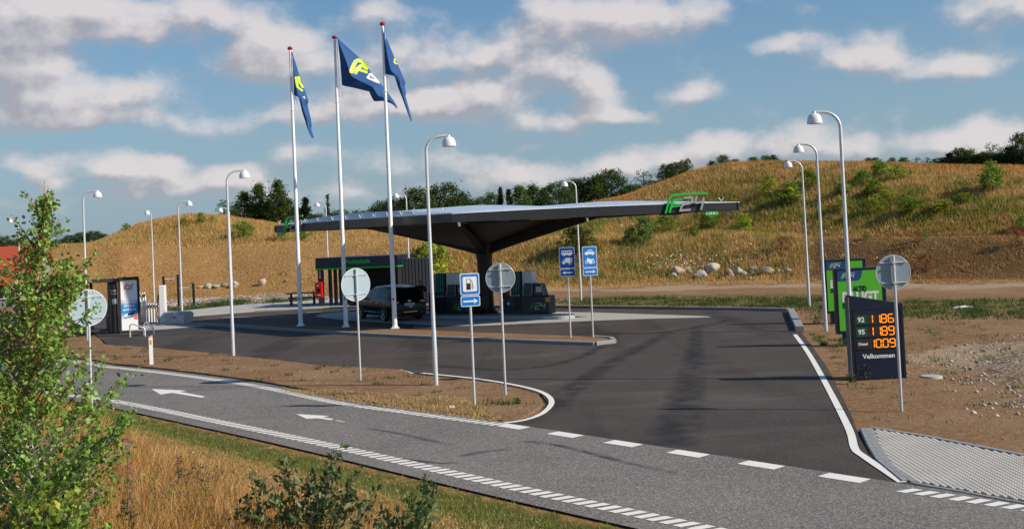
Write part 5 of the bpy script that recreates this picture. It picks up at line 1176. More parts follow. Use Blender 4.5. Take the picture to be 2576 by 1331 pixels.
# ------------------------------------------------------------------ person
def skinfig(name,verts,edges,rad,mt,parent,sub=2):
    me=bpy.data.meshes.new(name); me.from_pydata(verts,edges,[]); me.materials.append(mt); o=bpy.data.objects.new(name,me); C.objects.link(o); o.parent=parent
    s=o.modifiers.new('skin','SKIN'); sub_=o.modifiers.new('sub','SUBSURF'); sub_.levels=sub; sub_.render_levels=sub
    for i,r in enumerate(rad): me.skin_vertices[0].data[i].radius=r
    me.skin_vertices[0].data[0].use_root=True; dg=bpy.context.evaluated_depsgraph_get(); dg.update()
    m2=bpy.data.meshes.new_from_object(o.evaluated_get(dg)); o.modifiers.clear(); o.data=m2; m2.polygons.foreach_set('use_smooth',[True]*len(m2.polygons)); return o
q=S(1057,730,55.3)
t=empty('person',(q.x,q.y,0),'man with short dark hair and dark clothes standing behind the black car','person',R(-70))
V=[(0,0,.95),(0,0,1.12),(.0,0,1.30),(-.01,0,1.44),(.01,0,1.54),(.03,0,1.64),(.03,0,1.74),
 (0,.17,1.44),(.0,.24,1.36),(.02,.27,1.12),(.10,.27,.90),(.14,.26,.82),(0,-.17,1.44),(0,-.24,1.36),(.02,-.27,1.12),(.10,-.26,.90),(.14,-.25,.82),
 (0,.10,.88),(.02,.11,.50),(-.02,.12,.10),(.12,.13,.04),(0,-.10,.88),(.0,-.11,.50),(-.04,-.12,.10),(.10,-.13,.04)]
E_=[(0,1),(1,2),(2,3),(3,4),(4,5),(5,6),(3,7),(7,8),(8,9),(9,10),(10,11),(3,12),(12,13),(13,14),(14,15),(15,16),(0,17),(17,18),(18,19),(19,20),(0,21),(21,22),(22,23),(23,24)]
RR=[(.13,.16),(.12,.15),(.13,.17),(.10,.13),(.055,.055),(.088,.095),(.075,.08),(.07,.07),(.055,.055),(.045,.045),(.034,.034),(.03,.035),(.07,.07),(.055,.055),(.045,.045),(.034,.034),(.03,.035),(.09,.09),(.065,.065),(.045,.045),(.04,.04),(.09,.09),(.065,.065),(.045,.045),(.04,.04)]
body=skinfig('body',V,E_,RR,M['skin'],t)
def shell(name,sel,mt,d):
    me=body.data.copy(); bm=bmesh.new(); bm.from_mesh(me); bm.normal_update()
    bmesh.ops.delete(bm,geom=[v for v in bm.verts if not sel(v.co)],context='VERTS')
    for v in bm.verts: v.co+=v.normal*d
    bm.to_mesh(me); bm.free(); me.name=name; me.materials.clear(); me.materials.append(mt); o=bpy.data.objects.new(name,me); C.objects.link(o); o.parent=t; return o
shell('shirt',lambda c: c.z>.92 and c.z<1.50 and (abs(c.y)<.2 or c.z>1.16),M['shirt'],.016)
shell('trousers',lambda c: .08<c.z<.98 and abs(c.y)<.21,M['trousers'],.014)
shell('hair',lambda c: c.z>1.70 or (c.z>1.62 and c.x<.0),M['hair'],.014)
shell('shoe',lambda c: c.z<.09 and c.y>0,M['black'],.012); shell('shoe',lambda c: c.z<.09 and c.y<0,M['black'],.012)
m=MB(); m.tube([(.10,0,1.66),(.135,0,1.635),(.115,0,1.62)],.014,6); m.build('nose',M['skin'],t,True)
for s in (-1,1):
    m=MB(); m.lathe([(0,.008),(.014,.004),(.016,-.004)],(0,0,0),8); o=m.build('eye',M['black'],t); o.location=(.112,.032*s,1.675); o.rotation_euler=(0,R(90),0)
    m=MB(); m.lathe([(0,.008),(.028,.006),(.032,-.004)],(0,0,0),10); o=m.build('ear',M['skin'],t,True); o.location=(.03,.093*s,1.66); o.rotation_euler=(R(-90)*s,0,0)
# ------------------------------------------------------------------ foliage
def mesh_np(name,V,F,mt,parent=None,col=None):
    me=bpy.data.meshes.new(name); k=F.shape[1]
    me.vertices.add(len(V)); me.vertices.foreach_set('co',V.astype(np.float32).ravel()); me.loops.add(F.size); me.loops.foreach_set('vertex_index',F.astype(np.int32).ravel())
    me.polygons.add(len(F)); me.polygons.foreach_set('loop_start',np.arange(0,F.size,k,dtype=np.int32)); me.polygons.foreach_set('loop_total',np.full(len(F),k,np.int32)); me.update(calc_edges=True)
    me.materials.append(mt)
    if col is not None:
        at=me.color_attributes.new('col','FLOAT_COLOR','POINT'); c=np.ones((len(V),4),np.float32); c[:,:3]=col; at.data.foreach_set('color',c.ravel())
    o=bpy.data.objects.new(name,me); C.objects.link(o); o.parent=parent; return o
def leaves(P,size,col,long=1.7,up=.2,hang=0.0,out=None):
    # one folded rhomb per leaf
    n=len(P); a=rng.normal(size=(n,3)); a[:,2]=a[:,2]*.8+up-hang; a/=np.linalg.norm(a,axis=1)[:,None]
    b=rng.normal(size=(n,3)); b-=a*(a*b).sum(1)[:,None]; b/=np.linalg.norm(b,axis=1)[:,None]; nn=np.cross(a,b)
    s=(size*(.65+.7*rng.random(n)))[:,None]; w=s/long
    v0=P; v1=P+a*s*.45+b*w*.5+nn*w*.15; v2=P+a*s; v3=P+a*s*.45-b*w*.5+nn*w*.15
    V=np.stack([v0,v1,v2,v3],1).reshape(-1,3); i=np.arange(n)*4; F=np.concatenate([np.stack([i,i+1,i+2],1),np.stack([i,i+2,i+3],1)])
    return V,F,np.repeat(col,4,axis=0)
def blades(P,h,w,col,lean=.25,tip=1.15):
    n=len(P); a=rng.random(n)*2*PI; d=np.stack([np.cos(a),np.sin(a),np.zeros(n)],1)*(w/2)[:,None]; l=rng.normal(size=(n,3))*lean*h[:,None]; l[:,2]=h
    V=np.stack([P-d,P+d,P+l],1).reshape(-1,3); F=np.arange(3*n).reshape(-1,3); c=np.repeat(col,3,axis=0); c[2::3]*=tip; return V,F,np.clip(c,0,1)
def colvar(n,cols,wts=None,v=.2):
    cols=np.array(cols); k=rng.choice(len(cols),n,p=wts); return cols[k]*(1+v*(rng.random((n,1))*2-1))
GREENS={'dark':[(.042,.080,.020),(.065,.112,.030),(.10,.155,.042)],'mid':[(.065,.11,.022),(.095,.155,.03),(.13,.20,.04)],'pale':[(.08,.11,.035),(.10,.14,.05),(.06,.09,.03)],'con':[(.018,.035,.018),(.028,.050,.026),(.04,.065,.03)],'yel':[(.17,.21,.03),(.22,.26,.04),(.12,.17,.03)]}
def tree_proto(kind,seed,hero=False):
    # unit tree: height 1, base at origin
    rnd=np.random.default_rng(seed); n_cl={'poplar':150,'dense':230,'bushy':170,'conifer':170,'sparse':60,'slim':60}[kind]; per={'conifer':26,'sparse':14,'slim':14}.get(kind,24)
    cen=[];rad=[];lim=[]
    for i in range(n_cl):
        u=rnd.random(); a=rnd.random()*2*PI
        if kind=='poplar': z=.08+.90*u; R0=.26*math.sin(PI*min(1,(z*.92+.12)))**.8*(1-.35*z); k=.55+.45*rnd.random()
        elif kind=='dense': z=.05+.92*u; R0=.42*math.sqrt(max(0,1-((z-.42)/.60)**2)); k=rnd.random()**.45
        elif kind=='bushy': z=.04+.90*u; R0=.38*math.sqrt(max(0,1-((z-.40)/.62)**2))*(.75+.5*math.sin(3*a+seed)*.4); k=rnd.random()**.5
        elif kind=='conifer': z=.03+.96*u**1.2; R0=.24*(1-z)+.015; k=rnd.random()**.4; 
        elif kind=='sparse': z=.15+.82*u; R0=.30*math.sin(PI*min(1,z*.85+.1)); k=rnd.random()**.6
        else: z=.10+.88*u; R0=.12*(1.1-z); k=rnd.random()**.5
        c=np.array([R0*k*math.cos(a),R0*k*math.sin(a),z]); cen.append(c); rad.append({'conifer':.040,'sparse':.045,'slim':.035,'poplar':.060}.get(kind,.070)*(.7+.7*rnd.random())); lim.append(c)
    cen=np.array(cen); rad=np.array(rad); n=n_cl*per
    idx=np.repeat(np.arange(n_cl),per); P=cen[idx]+rnd.normal(size=(n,3))*rad[idx][:,None]*np.array([.62,.62,.55]); P[:,2]=np.maximum(P[:,2],.01)
    pal=GREENS[{'poplar':'mid','dense':'dark','bushy':'mid','conifer':'con','sparse':'mid','slim':'con'}[kind]]; cc=colvar(n_cl,pal,None,.25)[idx]*(.85+.3*rnd.random((n,1)))
    V,F,c=leaves(P,{'conifer':.045,'slim':.045}.get(kind,.042),cc,1.8,.3)
    mb=MB(); mb.tube([(0,0,-.05),(.01,0,.3),(0,.01,.6),(.0,0,.93)],[.022,.018,.012,.003],7)
    for c_ in cen[::max(1,n_cl//16)]: z0=max(.05,c_[2]-.15); mb.tube([(0,0,z0),(c_[0]*.5,c_[1]*.5,(z0+c_[2])/2),tuple(c_)],[.008,.006,.002],4)
    root=bpy.data.objects.new('tree',None); C.objects.link(root)
    mb.build('trunk',M['bark'],root,True); mesh_np('crown',V,F,M['leaf_far'],root,c); return root
NAMES={'poplar':'tall_tree','dense':'broadleaf_tree','bushy':'young_tree','conifer':'conifer_tree','sparse':'thin_tree','slim':'thin_tree'}
DESC={'poplar':'upright leafy green tree','dense':'dense dark green tree','bushy':'low bushy green tree','conifer':'pointed dark conifer','sparse':'sparse open crowned tree','slim':'slim wispy young tree'}
protos={}; protoq=[]
for i,k in enumerate(('poplar','dense','bushy','conifer','sparse','slim')):
    protos[k]=[tree_proto(k,10+i*3+j) for j in range(3 if k in('dense','bushy','poplar') else 2)]
for k,l in protos.items(): protoq+= [(p,False) for p in l]
used=set()
def crest_D(px): a=az_of(px); return float(np.interp(a,AZ,T3))
def place_tree(px,ytop,wpx,kind,label,group,back=None,idx=[0]):
    idx[0]+=1; D=crest_D(px)+(back if back is not None else 6+rng.random()*10); d=ray(px,600); k=D/math.hypot(d.x,d.y); X,Y=d.x*k,d.y*k; z=float(TZ(X,Y)); tp=S(px,ytop,Y); h=max(.8,tp.z-z); w=wpx/FPX*Y
    base={'poplar':.50,'dense':.86,'bushy':.76,'conifer':.5,'sparse':.6,'slim':.26}[kind]; P_=protos[kind]; pr=P_[idx[0]%len(P_)]
    if id(pr) in used: o=copy_tree(pr)
    else: used.add(id(pr)); o=pr
    o.name=NAMES[kind]; sx=w/base; o.location=(X,Y,z-.15*h*0); o.scale=(sx*1.08,sx*1.08,h*1.06); o.rotation_euler=(0,0,rng.random()*6.28); tag(o,label,'tree',group)
g1='trees behind the left hill'; g2='trees behind the canopy'; g3='trees on the shoulder of the right hill'; g4='small trees on the crest of the right hill'; g5='trees at the right edge'; g6='far trees at the left edge'
ORD=['first','second','third','fourth','fifth','sixth','seventh','eighth','ninth','tenth','eleventh','twelfth','thirteenth','fourteenth','fifteenth','sixteenth','seventeenth','eighteenth','nineteenth','twentieth']
def row(lst,group,where,back=None):
    for i,(px,y,w,k) in enumerate(lst): place_tree(px,y,w,k,f'{DESC[k]}, {ORD[i]} from the left {where}',group,back)
row([(566,505,46,'sparse'),(592,528,44,'bushy'),(617,488,62,'poplar'),(640,520,60,'dense'),(655,470,58,'poplar'),(678,510,70,'dense'),(703,464,66,'poplar'),(712,505,90,'dense'),(745,528,66,'dense'),(772,503,44,'conifer'),(800,540,70,'bushy'),(828,496,22,'slim')],g1,'behind the left hill')
row([(858,530,84,'bushy'),(905,533,80,'bushy'),(945,528,80,'bushy'),(965,512,70,'dense'),(1000,505,86,'dense'),(1048,480,96,'dense'),(1085,500,80,'poplar'),(1122,470,110,'dense'),(1165,490,76,'dense'),(1205,500,84,'bushy'),(1240,490,66,'bushy'),(1264,478,28,'conifer'),(1285,484,34,'conifer'),(1312,474,66,'poplar'),(1345,472,64,'poplar'),(1372,480,56,'poplar'),(1412,462,84,'dense'),(1450,455,80,'dense')],g2,'behind the canopy')
row([(1490,452,90,'dense'),(1510,445,60,'poplar'),(1545,432,86,'dense'),(1572,480,80,'bushy'),(1600,466,80,'bushy'),(1626,428,58,'sparse'),(1655,455,70,'bushy'),(1685,418,50,'dense'),(1708,412,56,'dense'),(1735,402,46,'bushy')],g3,'on the shoulder of the right hill')
row([(1800,406,30,'bushy'),(1828,392,44,'bushy'),(1858,402,36,'bushy'),(1905,396,40,'bushy'),(1935,392,34,'bushy'),(1955,392,34,'poplar'),(2195,404,26,'bushy'),(2212,408,26,'dense'),(2255,404,28,'bushy'),(2283,400,34,'bushy'),(2318,398,30,'sparse'),(2345,396,34,'sparse')],g4,'on the crest of the right hill',3)
row([(2378,398,50,'dense'),(2400,388,44,'conifer'),(2425,376,50,'dense'),(2452,378,50,'bushy'),(2480,388,50,'dense'),(2510,360,58,'sparse'),(2520,388,80,'dense'),(2556,372,60,'dense'),(2410,396,70,'dense'),(2465,392,70,'dense'),(2495,384,60,'bushy'),(2540,392,80,'dense'),(2440,398,80,'bushy'),(2585,340,70,'dense'),(2640,350,90,'dense'),(2710,356,90,'poplar'),(2790,350,110,'dense'),(2880,362,90,'bushy')],g5,'at the right edge behind the hill',6)
row([(-80,590,120,'dense'),(5,596,70,'bushy'),(40,606,60,'dense'),(150,604,50,'dense'),(178,594,50,'dense'),(208,588,52,'dense'),(236,584,50,'dense'),(258,590,36,'dense')],g6,'far behind the birch tree',10)
for k,l in protos.items():
    for p in l:
        if id(p) not in used:
            for c in children(p): bpy.data.objects.remove(c)
            bpy.data.objects.remove(p)
# shrubs on the slopes
def shrub_proto(seed,pal,n_cl=70,per=22,tall=1.0,spiky=False):
    rnd=np.random.default_rng(seed); cen=[]
    for i in range(n_cl):
        a=rnd.random()*2*PI; u=rnd.random(); r=.5*math.sqrt(max(0,1-(u*.95)**2))*rnd.random()**.5*(1+.35*math.sin(2*a+seed)); cen.append([r*math.cos(a),r*math.sin(a),.06+u*.88+.1*rnd.random()])
    cen=np.array(cen); idx=np.repeat(np.arange(n_cl),per); n=len(idx); P=cen[idx]+rnd.normal(size=(n,3))*.055; P[:,2]=np.abs(P[:,2]); cc=colvar(n_cl,pal,None,.3)[idx]*(.8+.4*rnd.random((n,1))); V,F,c=leaves(P,.085,cc,2.0,.5)
    root=bpy.data.objects.new('shrub',None); C.objects.link(root); mb=MB()
    for c_ in cen[::8]: mb.tube([(0,0,-.03),(c_[0]*.4,c_[1]*.4,c_[2]*.5),tuple(c_)],[.018,.012,.004],4)
    mb.build('stems',M['bark'],root); mesh_np('leaves',V,F,M['leaf_far'],root,np.clip(c*np.array([1.9,1.75,1.3]),0,.6)); return root
SP={'g':[shrub_proto(3,GREENS['mid']),shrub_proto(4,GREENS['mid'],55)],'y':[shrub_proto(5,GREENS['mid']+GREENS['yel']),shrub_proto(6,GREENS['yel'],50)],'p':[shrub_proto(7,GREENS['pale'],80)],'d':[shrub_proto(8,GREENS['dark'],40,16)],'r':[shrub_proto(9,[(.16,.05,.02),(.11,.04,.02),(.2,.08,.03)],30,14)]}
def place_shrub(px,pyb,w,h,k,label,group='shrubs on the hill slopes',idx=[0]):
    idx[0]+=1; p=T(px,pyb,40,160); s=p.y/FPX; pr=SP[k][idx[0]%len(SP[k])]
    if id(pr) in used: o=copy_tree(pr)
    else: used.add(id(pr)); o=pr
    o.name={'r':'dock_plant','d':'sapling'}.get(k,'shrub'); p.z=float(TZ(p.x,p.y))-.05; o.location=p; o.scale=(w*s*1.15,w*s*1.15,h*s*1.12); o.rotation_euler=(0,0,rng.random()*6.28); tag(o,label,{'r':'plant','d':'sapling'}.get(k,'shrub'),group)
def z6(x,y): return ((1500+x/3.503)/1.0462,(380+y/3.503)/1.0462)
def z5(x,y): return ((1950+x/2.56)/1.0462,(240+y/2.56)/1.0462)
LW={'g':'green shrub','y':'yellow green shrub','p':'pale grey green shrub','d':'small dark sapling','r':'rusty red dock plant'}
for i,(x,y,w,h,k,wh) in enumerate([(1840,480,190,160,'y','high on the slope above the rocks, left of the first right lamp'),(2030,560,230,170,'y','just right of and below the bright slope shrub'),(2190,420,190,160,'g','below the crest between the two far lamps'),(1275,790,180,150,'g','right under the height board of the canopy'),(865,820,190,140,'g','under the green canopy emblem'),(690,920,190,230,'p','tall, below the middle of the right canopy half'),(560,930,150,140,'p','low, left of the tall pale one'),(1625,770,120,110,'y','right of the height board on open slope'),(1040,945,50,70,'d','alone above the rocks'),(1385,910,80,50,'d','flat and dry above the tallest rock'),(1960,980,140,120,'r','above the rocks near the left right-hand lamp'),(1150,850,140,80,'y','low, below the one under the height board')]):
    q=z6(x,y); place_shrub(q[0],q[1],w/3.503/1.0462,h/3.503/1.0462,k,f'{LW[k]} {wh}')
for i,(x,y,w,h,k,wh) in enumerate([(825,635,120,90,'g','near the crest, right of the tallest lamp'),(932,588,96,110,'g','standing up against the crest line'),(1050,605,160,95,'y','touching the crest beside the upright one'),(905,705,160,90,'y','mid slope below the crest pair'),(985,745,130,70,'y','mid slope, lowest of the middle group'),(1150,825,150,100,'g','alone mid slope, right of the tallest lamp'),(905,830,130,110,'y','right beside the tallest lamp pole at mid slope'),(690,710,120,80,'y','left of the tallest lamp pole, upper slope'),(690,810,130,90,'y','left of the tallest lamp pole, lower slope'),(1695,680,170,180,'g','large, near the right edge above the slope'),(1350,815,190,70,'y','low and wide towards the right'),(1500,760,150,60,'y','low and wide, left of the large right edge one'),(1900,940,70,90,'g','at the right edge, half way up'),(1235,1010,54,80,'d','dark, above the round sign'),(845,1000,50,50,'d','dark, right of the tallest lamp'),(1250,1210,150,100,'r','right of the small round sign'),(1195,1040,60,100,'r','beside the dark sapling above the round sign'),(1870,1040,120,110,'r','at the right edge on the dark bank'),(20,960,120,110,'y','low slope left of the far right lamps')]):
    q=z5(x,y); place_shrub(q[0],q[1],w/2.56/1.0462,h/2.56/1.0462,k,f'{LW[k]} {wh}')
for x,y,w,h,k,wh in [(612,602,46,40,'g','on the left hill right of the middle lamp'),(462,574,22,22,'g','small, on the left hill beside a lamp'),(506,566,26,26,'y','small, near the top of the left hill'),(535,562,16,16,'y','tiny, at the top of the left hill'),(318,584,18,20,'g','on the left edge of the left hill skyline'),(715,606,36,32,'y','under the left tip of the canopy'),(765,606,30,30,'y','under the canopy beside the left flagpole'),(1455,642,90,64,'p','behind the blue bus sign'),(745,583,40,20,'y','small, behind the left canopy emblem')]:
    place_shrub(x,y,w,h,k,f'{LW[k]} {wh}')
place_shrub(1095,716,112,112,'y','big leafy willow shrub at the hill foot beyond the grey slatted wall')
place_shrub(1060,716,80,80,'g','darker shrub at the left side of the big willow beyond the wall')
# ------------------------------------------------------------------ grass, weeds and stones
def fbm(x,y,s,seed=0):
    v=0;a=1;t=0
    for o in range(4):
        v=v+a*np.sin(x*s*1.7+3.1*np.sin(y*s*1.3+seed+o)+seed)*np.cos(y*s*1.9+2.3*np.sin(x*s*1.1-seed*2+o)); t+=a; a*=.55; s*=2.1
    return v/t
VIEWA=az_of(-420),az_of(3150)
def hill_grass():
    n=420000; a=VIEWA[0]+(VIEWA[1]-VIEWA[0])*rng.random(n); d1=np.interp(a,AZ,T1)-3; d3=np.interp(a,AZ,T3)+5; r=d1+(d3-d1)*rng.random(n)
    X=r*np.sin(a); Y=r*np.cos(a); Z=TZ(X,Y); g=region(X,Y,Z); d2=np.interp(a,AZ,T2)
    right=sstep((a+.02)/.08); up=sstep((r-d2-1+1.6*wave(X*1.3,Y*.9))/6); crest=np.clip(1.15-(d3-5-r)/12,0,1)
    f1=fbm(X,Y,.16,1); f2=fbm(X,Y,.45,5)
    dens=np.where(r<d2+1,.42+.25*right,1.0)*(.65+.5*f2); a2=sstep((a-az_of(1980))/.03); bare=1-sstep((a-az_of(850))/.10)*(1-a2); up=np.maximum(up,(1-bare)*.8*sstep((r-d1-1)/6)); dens=np.where(up>.05,np.maximum(dens,.3+.7*up),dens); keep=rng.random(n)<np.clip(dens,.12,1)
    tall=(.20+.24*up*(1-.45*crest)+.10*f1)*(.6+.8*rng.random(n))*np.where(up<.3,.7,1)
    base=np.array([.54,.35,.14]); burnt=np.array([.58,.26,.085]); green=np.array([.20,.24,.05]); yel=np.array([.50,.40,.05]); brown=np.array([.34,.175,.065]); pale=np.array([.62,.42,.18])
    c=np.tile(base,(n,1))
    def mixc(c,k,w): w=np.clip(w,0,1)[:,None]; return c*(1-w)+k*w
    c=mixc(c,pale,.5*(rng.random(n)<.25)); c=mixc(c,burnt,np.clip(1.15-(d3-5-r)/6,0,1)*(.35+.5*right)+.30*(f1>.35)); gw=up*(1-crest*.75)*(.35+.65*right)*np.clip(.62+1.3*f2+.6*f1,0,1); gw=gw*(rng.random(n)<.8); c=mixc(c,green,gw)
    c=mixc(c,yel,(1-up)*0+right*np.clip(1-np.abs(r-d2-4)/6,0,1)*np.clip(.3+1.3*f2,0,1)*.6); c=mixc(c,brown,a2*(1-up)*.8*np.clip(.6+.8*f1,0,1)); c=mixc(c,green*.75,(f2>.30)*up*right*.55)
    c*=(.72+.56*rng.random((n,1)))
    P=np.stack([X,Y,Z-.04],1)[keep]; V,F,cc=blades(P,tall[keep],(.05+.05*rng.random(n))[keep],c[keep],.30)
    o=mesh_np('hill_grass',V,F,M['grass'],None,cc); tag(o,'dry orange and green grass covering the hills','grass',None,'stuff')
hill_grass()
def in_view(X,Y,m=260):
    v=np.stack([X,Y,TZ(X,Y)-CAMH],1)@np.array(CM); x=CX+FPX*v[:,0]/-v[:,2]; y=CY-FPX*v[:,1]/-v[:,2]; return (v[:,2]<0)&(x>-m)&(x<2576+m)&(y<1331+m*2),x,y
def verge():
    n=620000; X=rng.uniform(-18,9,n); Y=rng.uniform(8,37,n); s=near_s(X,Y); ok,px,py=in_view(X,Y); ok&=(s>.62)&(s<9)&(Y<36)
    # nearer ground shows larger, so keep more there
    ok&=rng.random(n)<np.clip((17.5/np.hypot(X,Y))**2,.15,1); X,Y,s=X[ok],Y[ok],s[ok]; n=len(X); f1=fbm(X,Y,.7,2); f2=fbm(X,Y,2.1,3)
    tallz=sstep((s-3.6-f1*.8-(X+3)*.30)/1.8)*np.clip((1.2-X)/2.5,0,1)
    h=(.045+.34*tallz)*(.5+.8*rng.random(n)); 
    straw=np.array([.50,.31,.13]); orange=np.array([.46,.215,.07]); green=np.array([.13,.19,.035]); pale=np.array([.62,.50,.30]); brown=np.array([.20,.12,.06]); olive=np.array([.24,.23,.06])
    c=np.tile(straw,(n,1)); r=rng.random(n)
    def mx(k,w): 
        nonlocal c
        w=np.clip(w,0,1)[:,None]; c=c*(1-w)+k*w
    mx(orange,tallz*.7+.2*(f1>.2)); mx(pale,(r<.10)*.8); mx(brown,((r>.12)&(r<.30))*.8); mx(olive,((r>.3)&(r<.42))*tallz*(f2>0)*.9)
    gstrip=np.clip(1.15-np.abs(s-1.5+.4*f1)/1.0,0,1)*np.clip(.65+f2,0,1)+np.clip((X+2.4)/2.5,0,1)*np.clip(.35+1.1*f1+.4*f2,0,1)*.95
    gs=(rng.random(n)<gstrip*.9); mx(green,gs*.8); h=np.where(gs,h*.8+.05,h); thin=(s<1.1)&(rng.random(n)>(s-.55)*1.6)
    c*=(.7+.6*rng.random((n,1))); k=~thin
    P=np.stack([X,Y,TZ(X,Y)-.01],1)[k]; V,F,cc=blades(P,h[k],(.008+.014*rng.random(n))[k],c[k],.48)
    o=mesh_np('verge_grass',V,F,M['grass'],None,cc); tag(o,'dry straw coloured grass on the near verge with green patches by the road','grass',None,'stuff')
verge()
def patchgrass(name,polyf,n,h,w,cols,label,z0=0.0,wts=None,lean=.4,clump=None,bbox=None):
    x0,x1,y0,y1=bbox; X=rng.uniform(x0,x1,n); Y=rng.uniform(y0,y1,n)
    if clump:      # plants in tufts
        k,rad,dens=clump; cx=rng.uniform(x0,x1,k); cy=rng.uniform(y0,y1,k); i=rng.integers(0,k,n); rr=rad*(.4+rng.random(k))[i]; X=cx[i]+rng.normal(size=n)*rr; Y=cy[i]+rng.normal(size=n)*rr; cf=polyf(cx,cy)[i]; ok=(rng.random(n)<cf)&(polyf(X,Y)>0)
        hs=(.5+rng.random(k))[i]
    else: ok=rng.random(n)<polyf(X,Y); hs=np.ones(n)
    X,Y,hs=X[ok],Y[ok],hs[ok]; m=len(X); Z=TZ(X,Y) if z0==0 else np.full(m,z0); c=colvar(m,cols,wts,.3)
    V,F,cc=blades(np.stack([X,Y,Z],1),h*hs*(.5+.8*rng.random(m)),w*(.6+.8*rng.random(m)),c,lean); o=mesh_np(name,V,F,M['grass'],None,cc); tag(o,label,'grass',None,'stuff'); return o
def pf(poly,k=1.0): return lambda x,y: k*inpoly(x,y,poly)
DRYISL=GP([(700,985),(860,985),(1000,1000),(1150,1000),(1230,1035),(1262,1058),(1240,1066),(1100,1045),(900,1018),(700,985)])
patchgrass('dry_grass',pf(DRYISL,.8),60000,.07,.014,[(.56,.40,.17),(.46,.30,.11),(.62,.48,.25)],'yellow dry grass along the edge of the soil island',.03,bbox=(-8,1,22,30))
GW=[(.055,.10,.025),(.08,.13,.035),(.11,.15,.05)]
def islandf(x,y): return .16*inpoly(x,y,isl)
patchgrass('weeds',islandf,60000,.09,.022,GW,'small green weeds scattered over the soil island',.03,clump=(420,.13,1),bbox=(-22,1,22,48))
def rightf(x,y):
    f=inpoly(x,y,GP([(2060,838),(2300,790),(2576,795),(2700,900),(2700,1050),(2440,1060),(2200,1062),(2130,990),(2090,900)])).astype(float)*.16
    f=np.maximum(f,.9*inpoly(x,y,GP([(2035,838),(2120,850),(2130,905),(2062,900)]))); return f
patchgrass('weeds',rightf,60000,.11,.022,GW+[(.16,.16,.06)],'small green weeds on the brown soil around the price sign',0,clump=(900,.14,1),bbox=(4,24,16,48))
gp2=GP([(1380,752),(1600,748),(2030,748),(2300,755),(3100,735),(3100,800),(2290,806),(2060,822),(1990,775),(1700,771),(1380,767)])
patchgrass('weeds',lambda x,y:.6*inpoly(x,y,gp2),150000,.16,.035,GW,'band of green weeds behind the kerb of the forecourt',0,clump=(2600,.35,1),bbox=(0,52,38,70))
gp3=GP([(420,776),(560,762),(800,752),(830,755),(700,765),(560,772),(430,786)])
patchgrass('weeds',lambda x,y:.8*inpoly(x,y,gp3),40000,.25,.045,GW,'green weeds between the gravel and the footpath on the left',0,clump=(300,.5,1),bbox=(-30,-8,60,85))
gp4=GP([(350,745),(560,742),(820,722),(860,740),(700,742),(420,752)])
patchgrass('weeds',lambda x,y:.5*inpoly(x,y,gp4),26000,.16,.05,GW+[(.25,.2,.08)],'green grass strip at the foot of the left hill',0,clump=(400,.6,1),bbox=(-34,-8,70,110))
def stones(name,f,n,smin,smax,cols,label,bbox,z0=None):
    x0,x1,y0,y1=bbox; X=rng.uniform(x0,x1,n); Y=rng.uniform(y0,y1,n); ok=rng.random(n)<f(X,Y); X,Y=X[ok],Y[ok]; m=len(X); s=(smin+(smax-smin)*rng.random(m)**3)[:,None,None]
    B=np.array([(1,0,0),(0,1,0),(-1,0,0),(0,-1,0),(0,0,.8),(0,0,-.5)],float); F0=np.array([(0,1,4),(1,2,4),(2,3,4),(3,0,4),(1,0,5),(2,1,5),(3,2,5),(0,3,5)])
    a=rng.random(m)*6.28; Rm=np.zeros((m,3,3)); Rm[:,0,0]=np.cos(a);Rm[:,0,1]=-np.sin(a);Rm[:,1,0]=np.sin(a);Rm[:,1,1]=np.cos(a);Rm[:,2,2]=1
    V=(B[None]*(.7+.6*rng.random((m,6,3))))@Rm.transpose(0,2,1)*s; Z=TZ(X,Y) if z0 is None else np.full(m,z0); V+=np.stack([X,Y,Z],1)[:,None,:]; F=(F0[None]+np.arange(m)[:,None,None]*6).reshape(-1,3)
    o=mesh_np(name,V.reshape(-1,3),F,M['pebble'],None,np.repeat(colvar(m,cols,None,.2),6,axis=0)); tag(o,label,'stones',None,'stuff')
pm_=bpy.data.materials.new('pebbles'); pm_.use_nodes=True; at_=pm_.node_tree.nodes.new('ShaderNodeAttribute'); at_.attribute_name='col'; pm_.node_tree.links.new(at_.outputs['Color'],pm_.node_tree.nodes['Principled BSDF'].inputs['Base Color']); pm_.node_tree.nodes['Principled BSDF'].inputs['Roughness'].default_value=.9; M['pebble']=pm_
SC=[(.30,.24,.19),(.45,.40,.35),(.20,.16,.13),(.55,.52,.48),(.36,.27,.20)]
stones('pebbles',lambda x,y:.5*inpoly(x,y,isl),5000,.008,.028,SC,'small pale stones on the soil island',(-22,1,22,48),.04)
stones('pebbles',lambda x,y:.5*inpoly(x,y,GP([(2060,850),(2290,820),(2700,800),(2700,1160),(2330,1095),(2180,1075),(2090,930)])),9000,.008,.03,SC,'small stones on the brown soil by the price sign',(4,26,14,42))
stones('rubble',lambda x,y:.7*blur_mask(x,y,GRAVR,.8),16000,.018,.075,SC,'grey and white rubble spread over the soil at the right edge',(8,30,18,36))
stones('gravel',lambda x,y:.9*inpoly(x,y,GRAVEL)*(np.hypot(x,y)<88),26000,.03,.10,[(.50,.44,.38),(.40,.33,.27),(.58,.53,.48)],'pinkish gravel strip below the left hill',(-36,-8,62,90))
# daisies on the right slope
def daisies():
    n=420; P=[]
    for i in range(n):
        x=rng.normal(1720,75) if i<300 else rng.uniform(1500,2300); y=(rng.normal(672,14)) if i<300 else rng.uniform(560,680)
        p=T(x,y,60,120); P.append((p.x,p.y,p.z+.25+.2*rng.random()))
    P=np.array(P); V,F,c=leaves(P,.10,np.tile(np.array([.75,.74,.68]),(n,1)),1.1,0); V[:,2]+=0; o=mesh_np('daisies',V,F,M['pebble'],None,c); tag(o,'tiny white flowers scattered in the slope grass above the rocks','flowers',None,'stuff')
daisies()
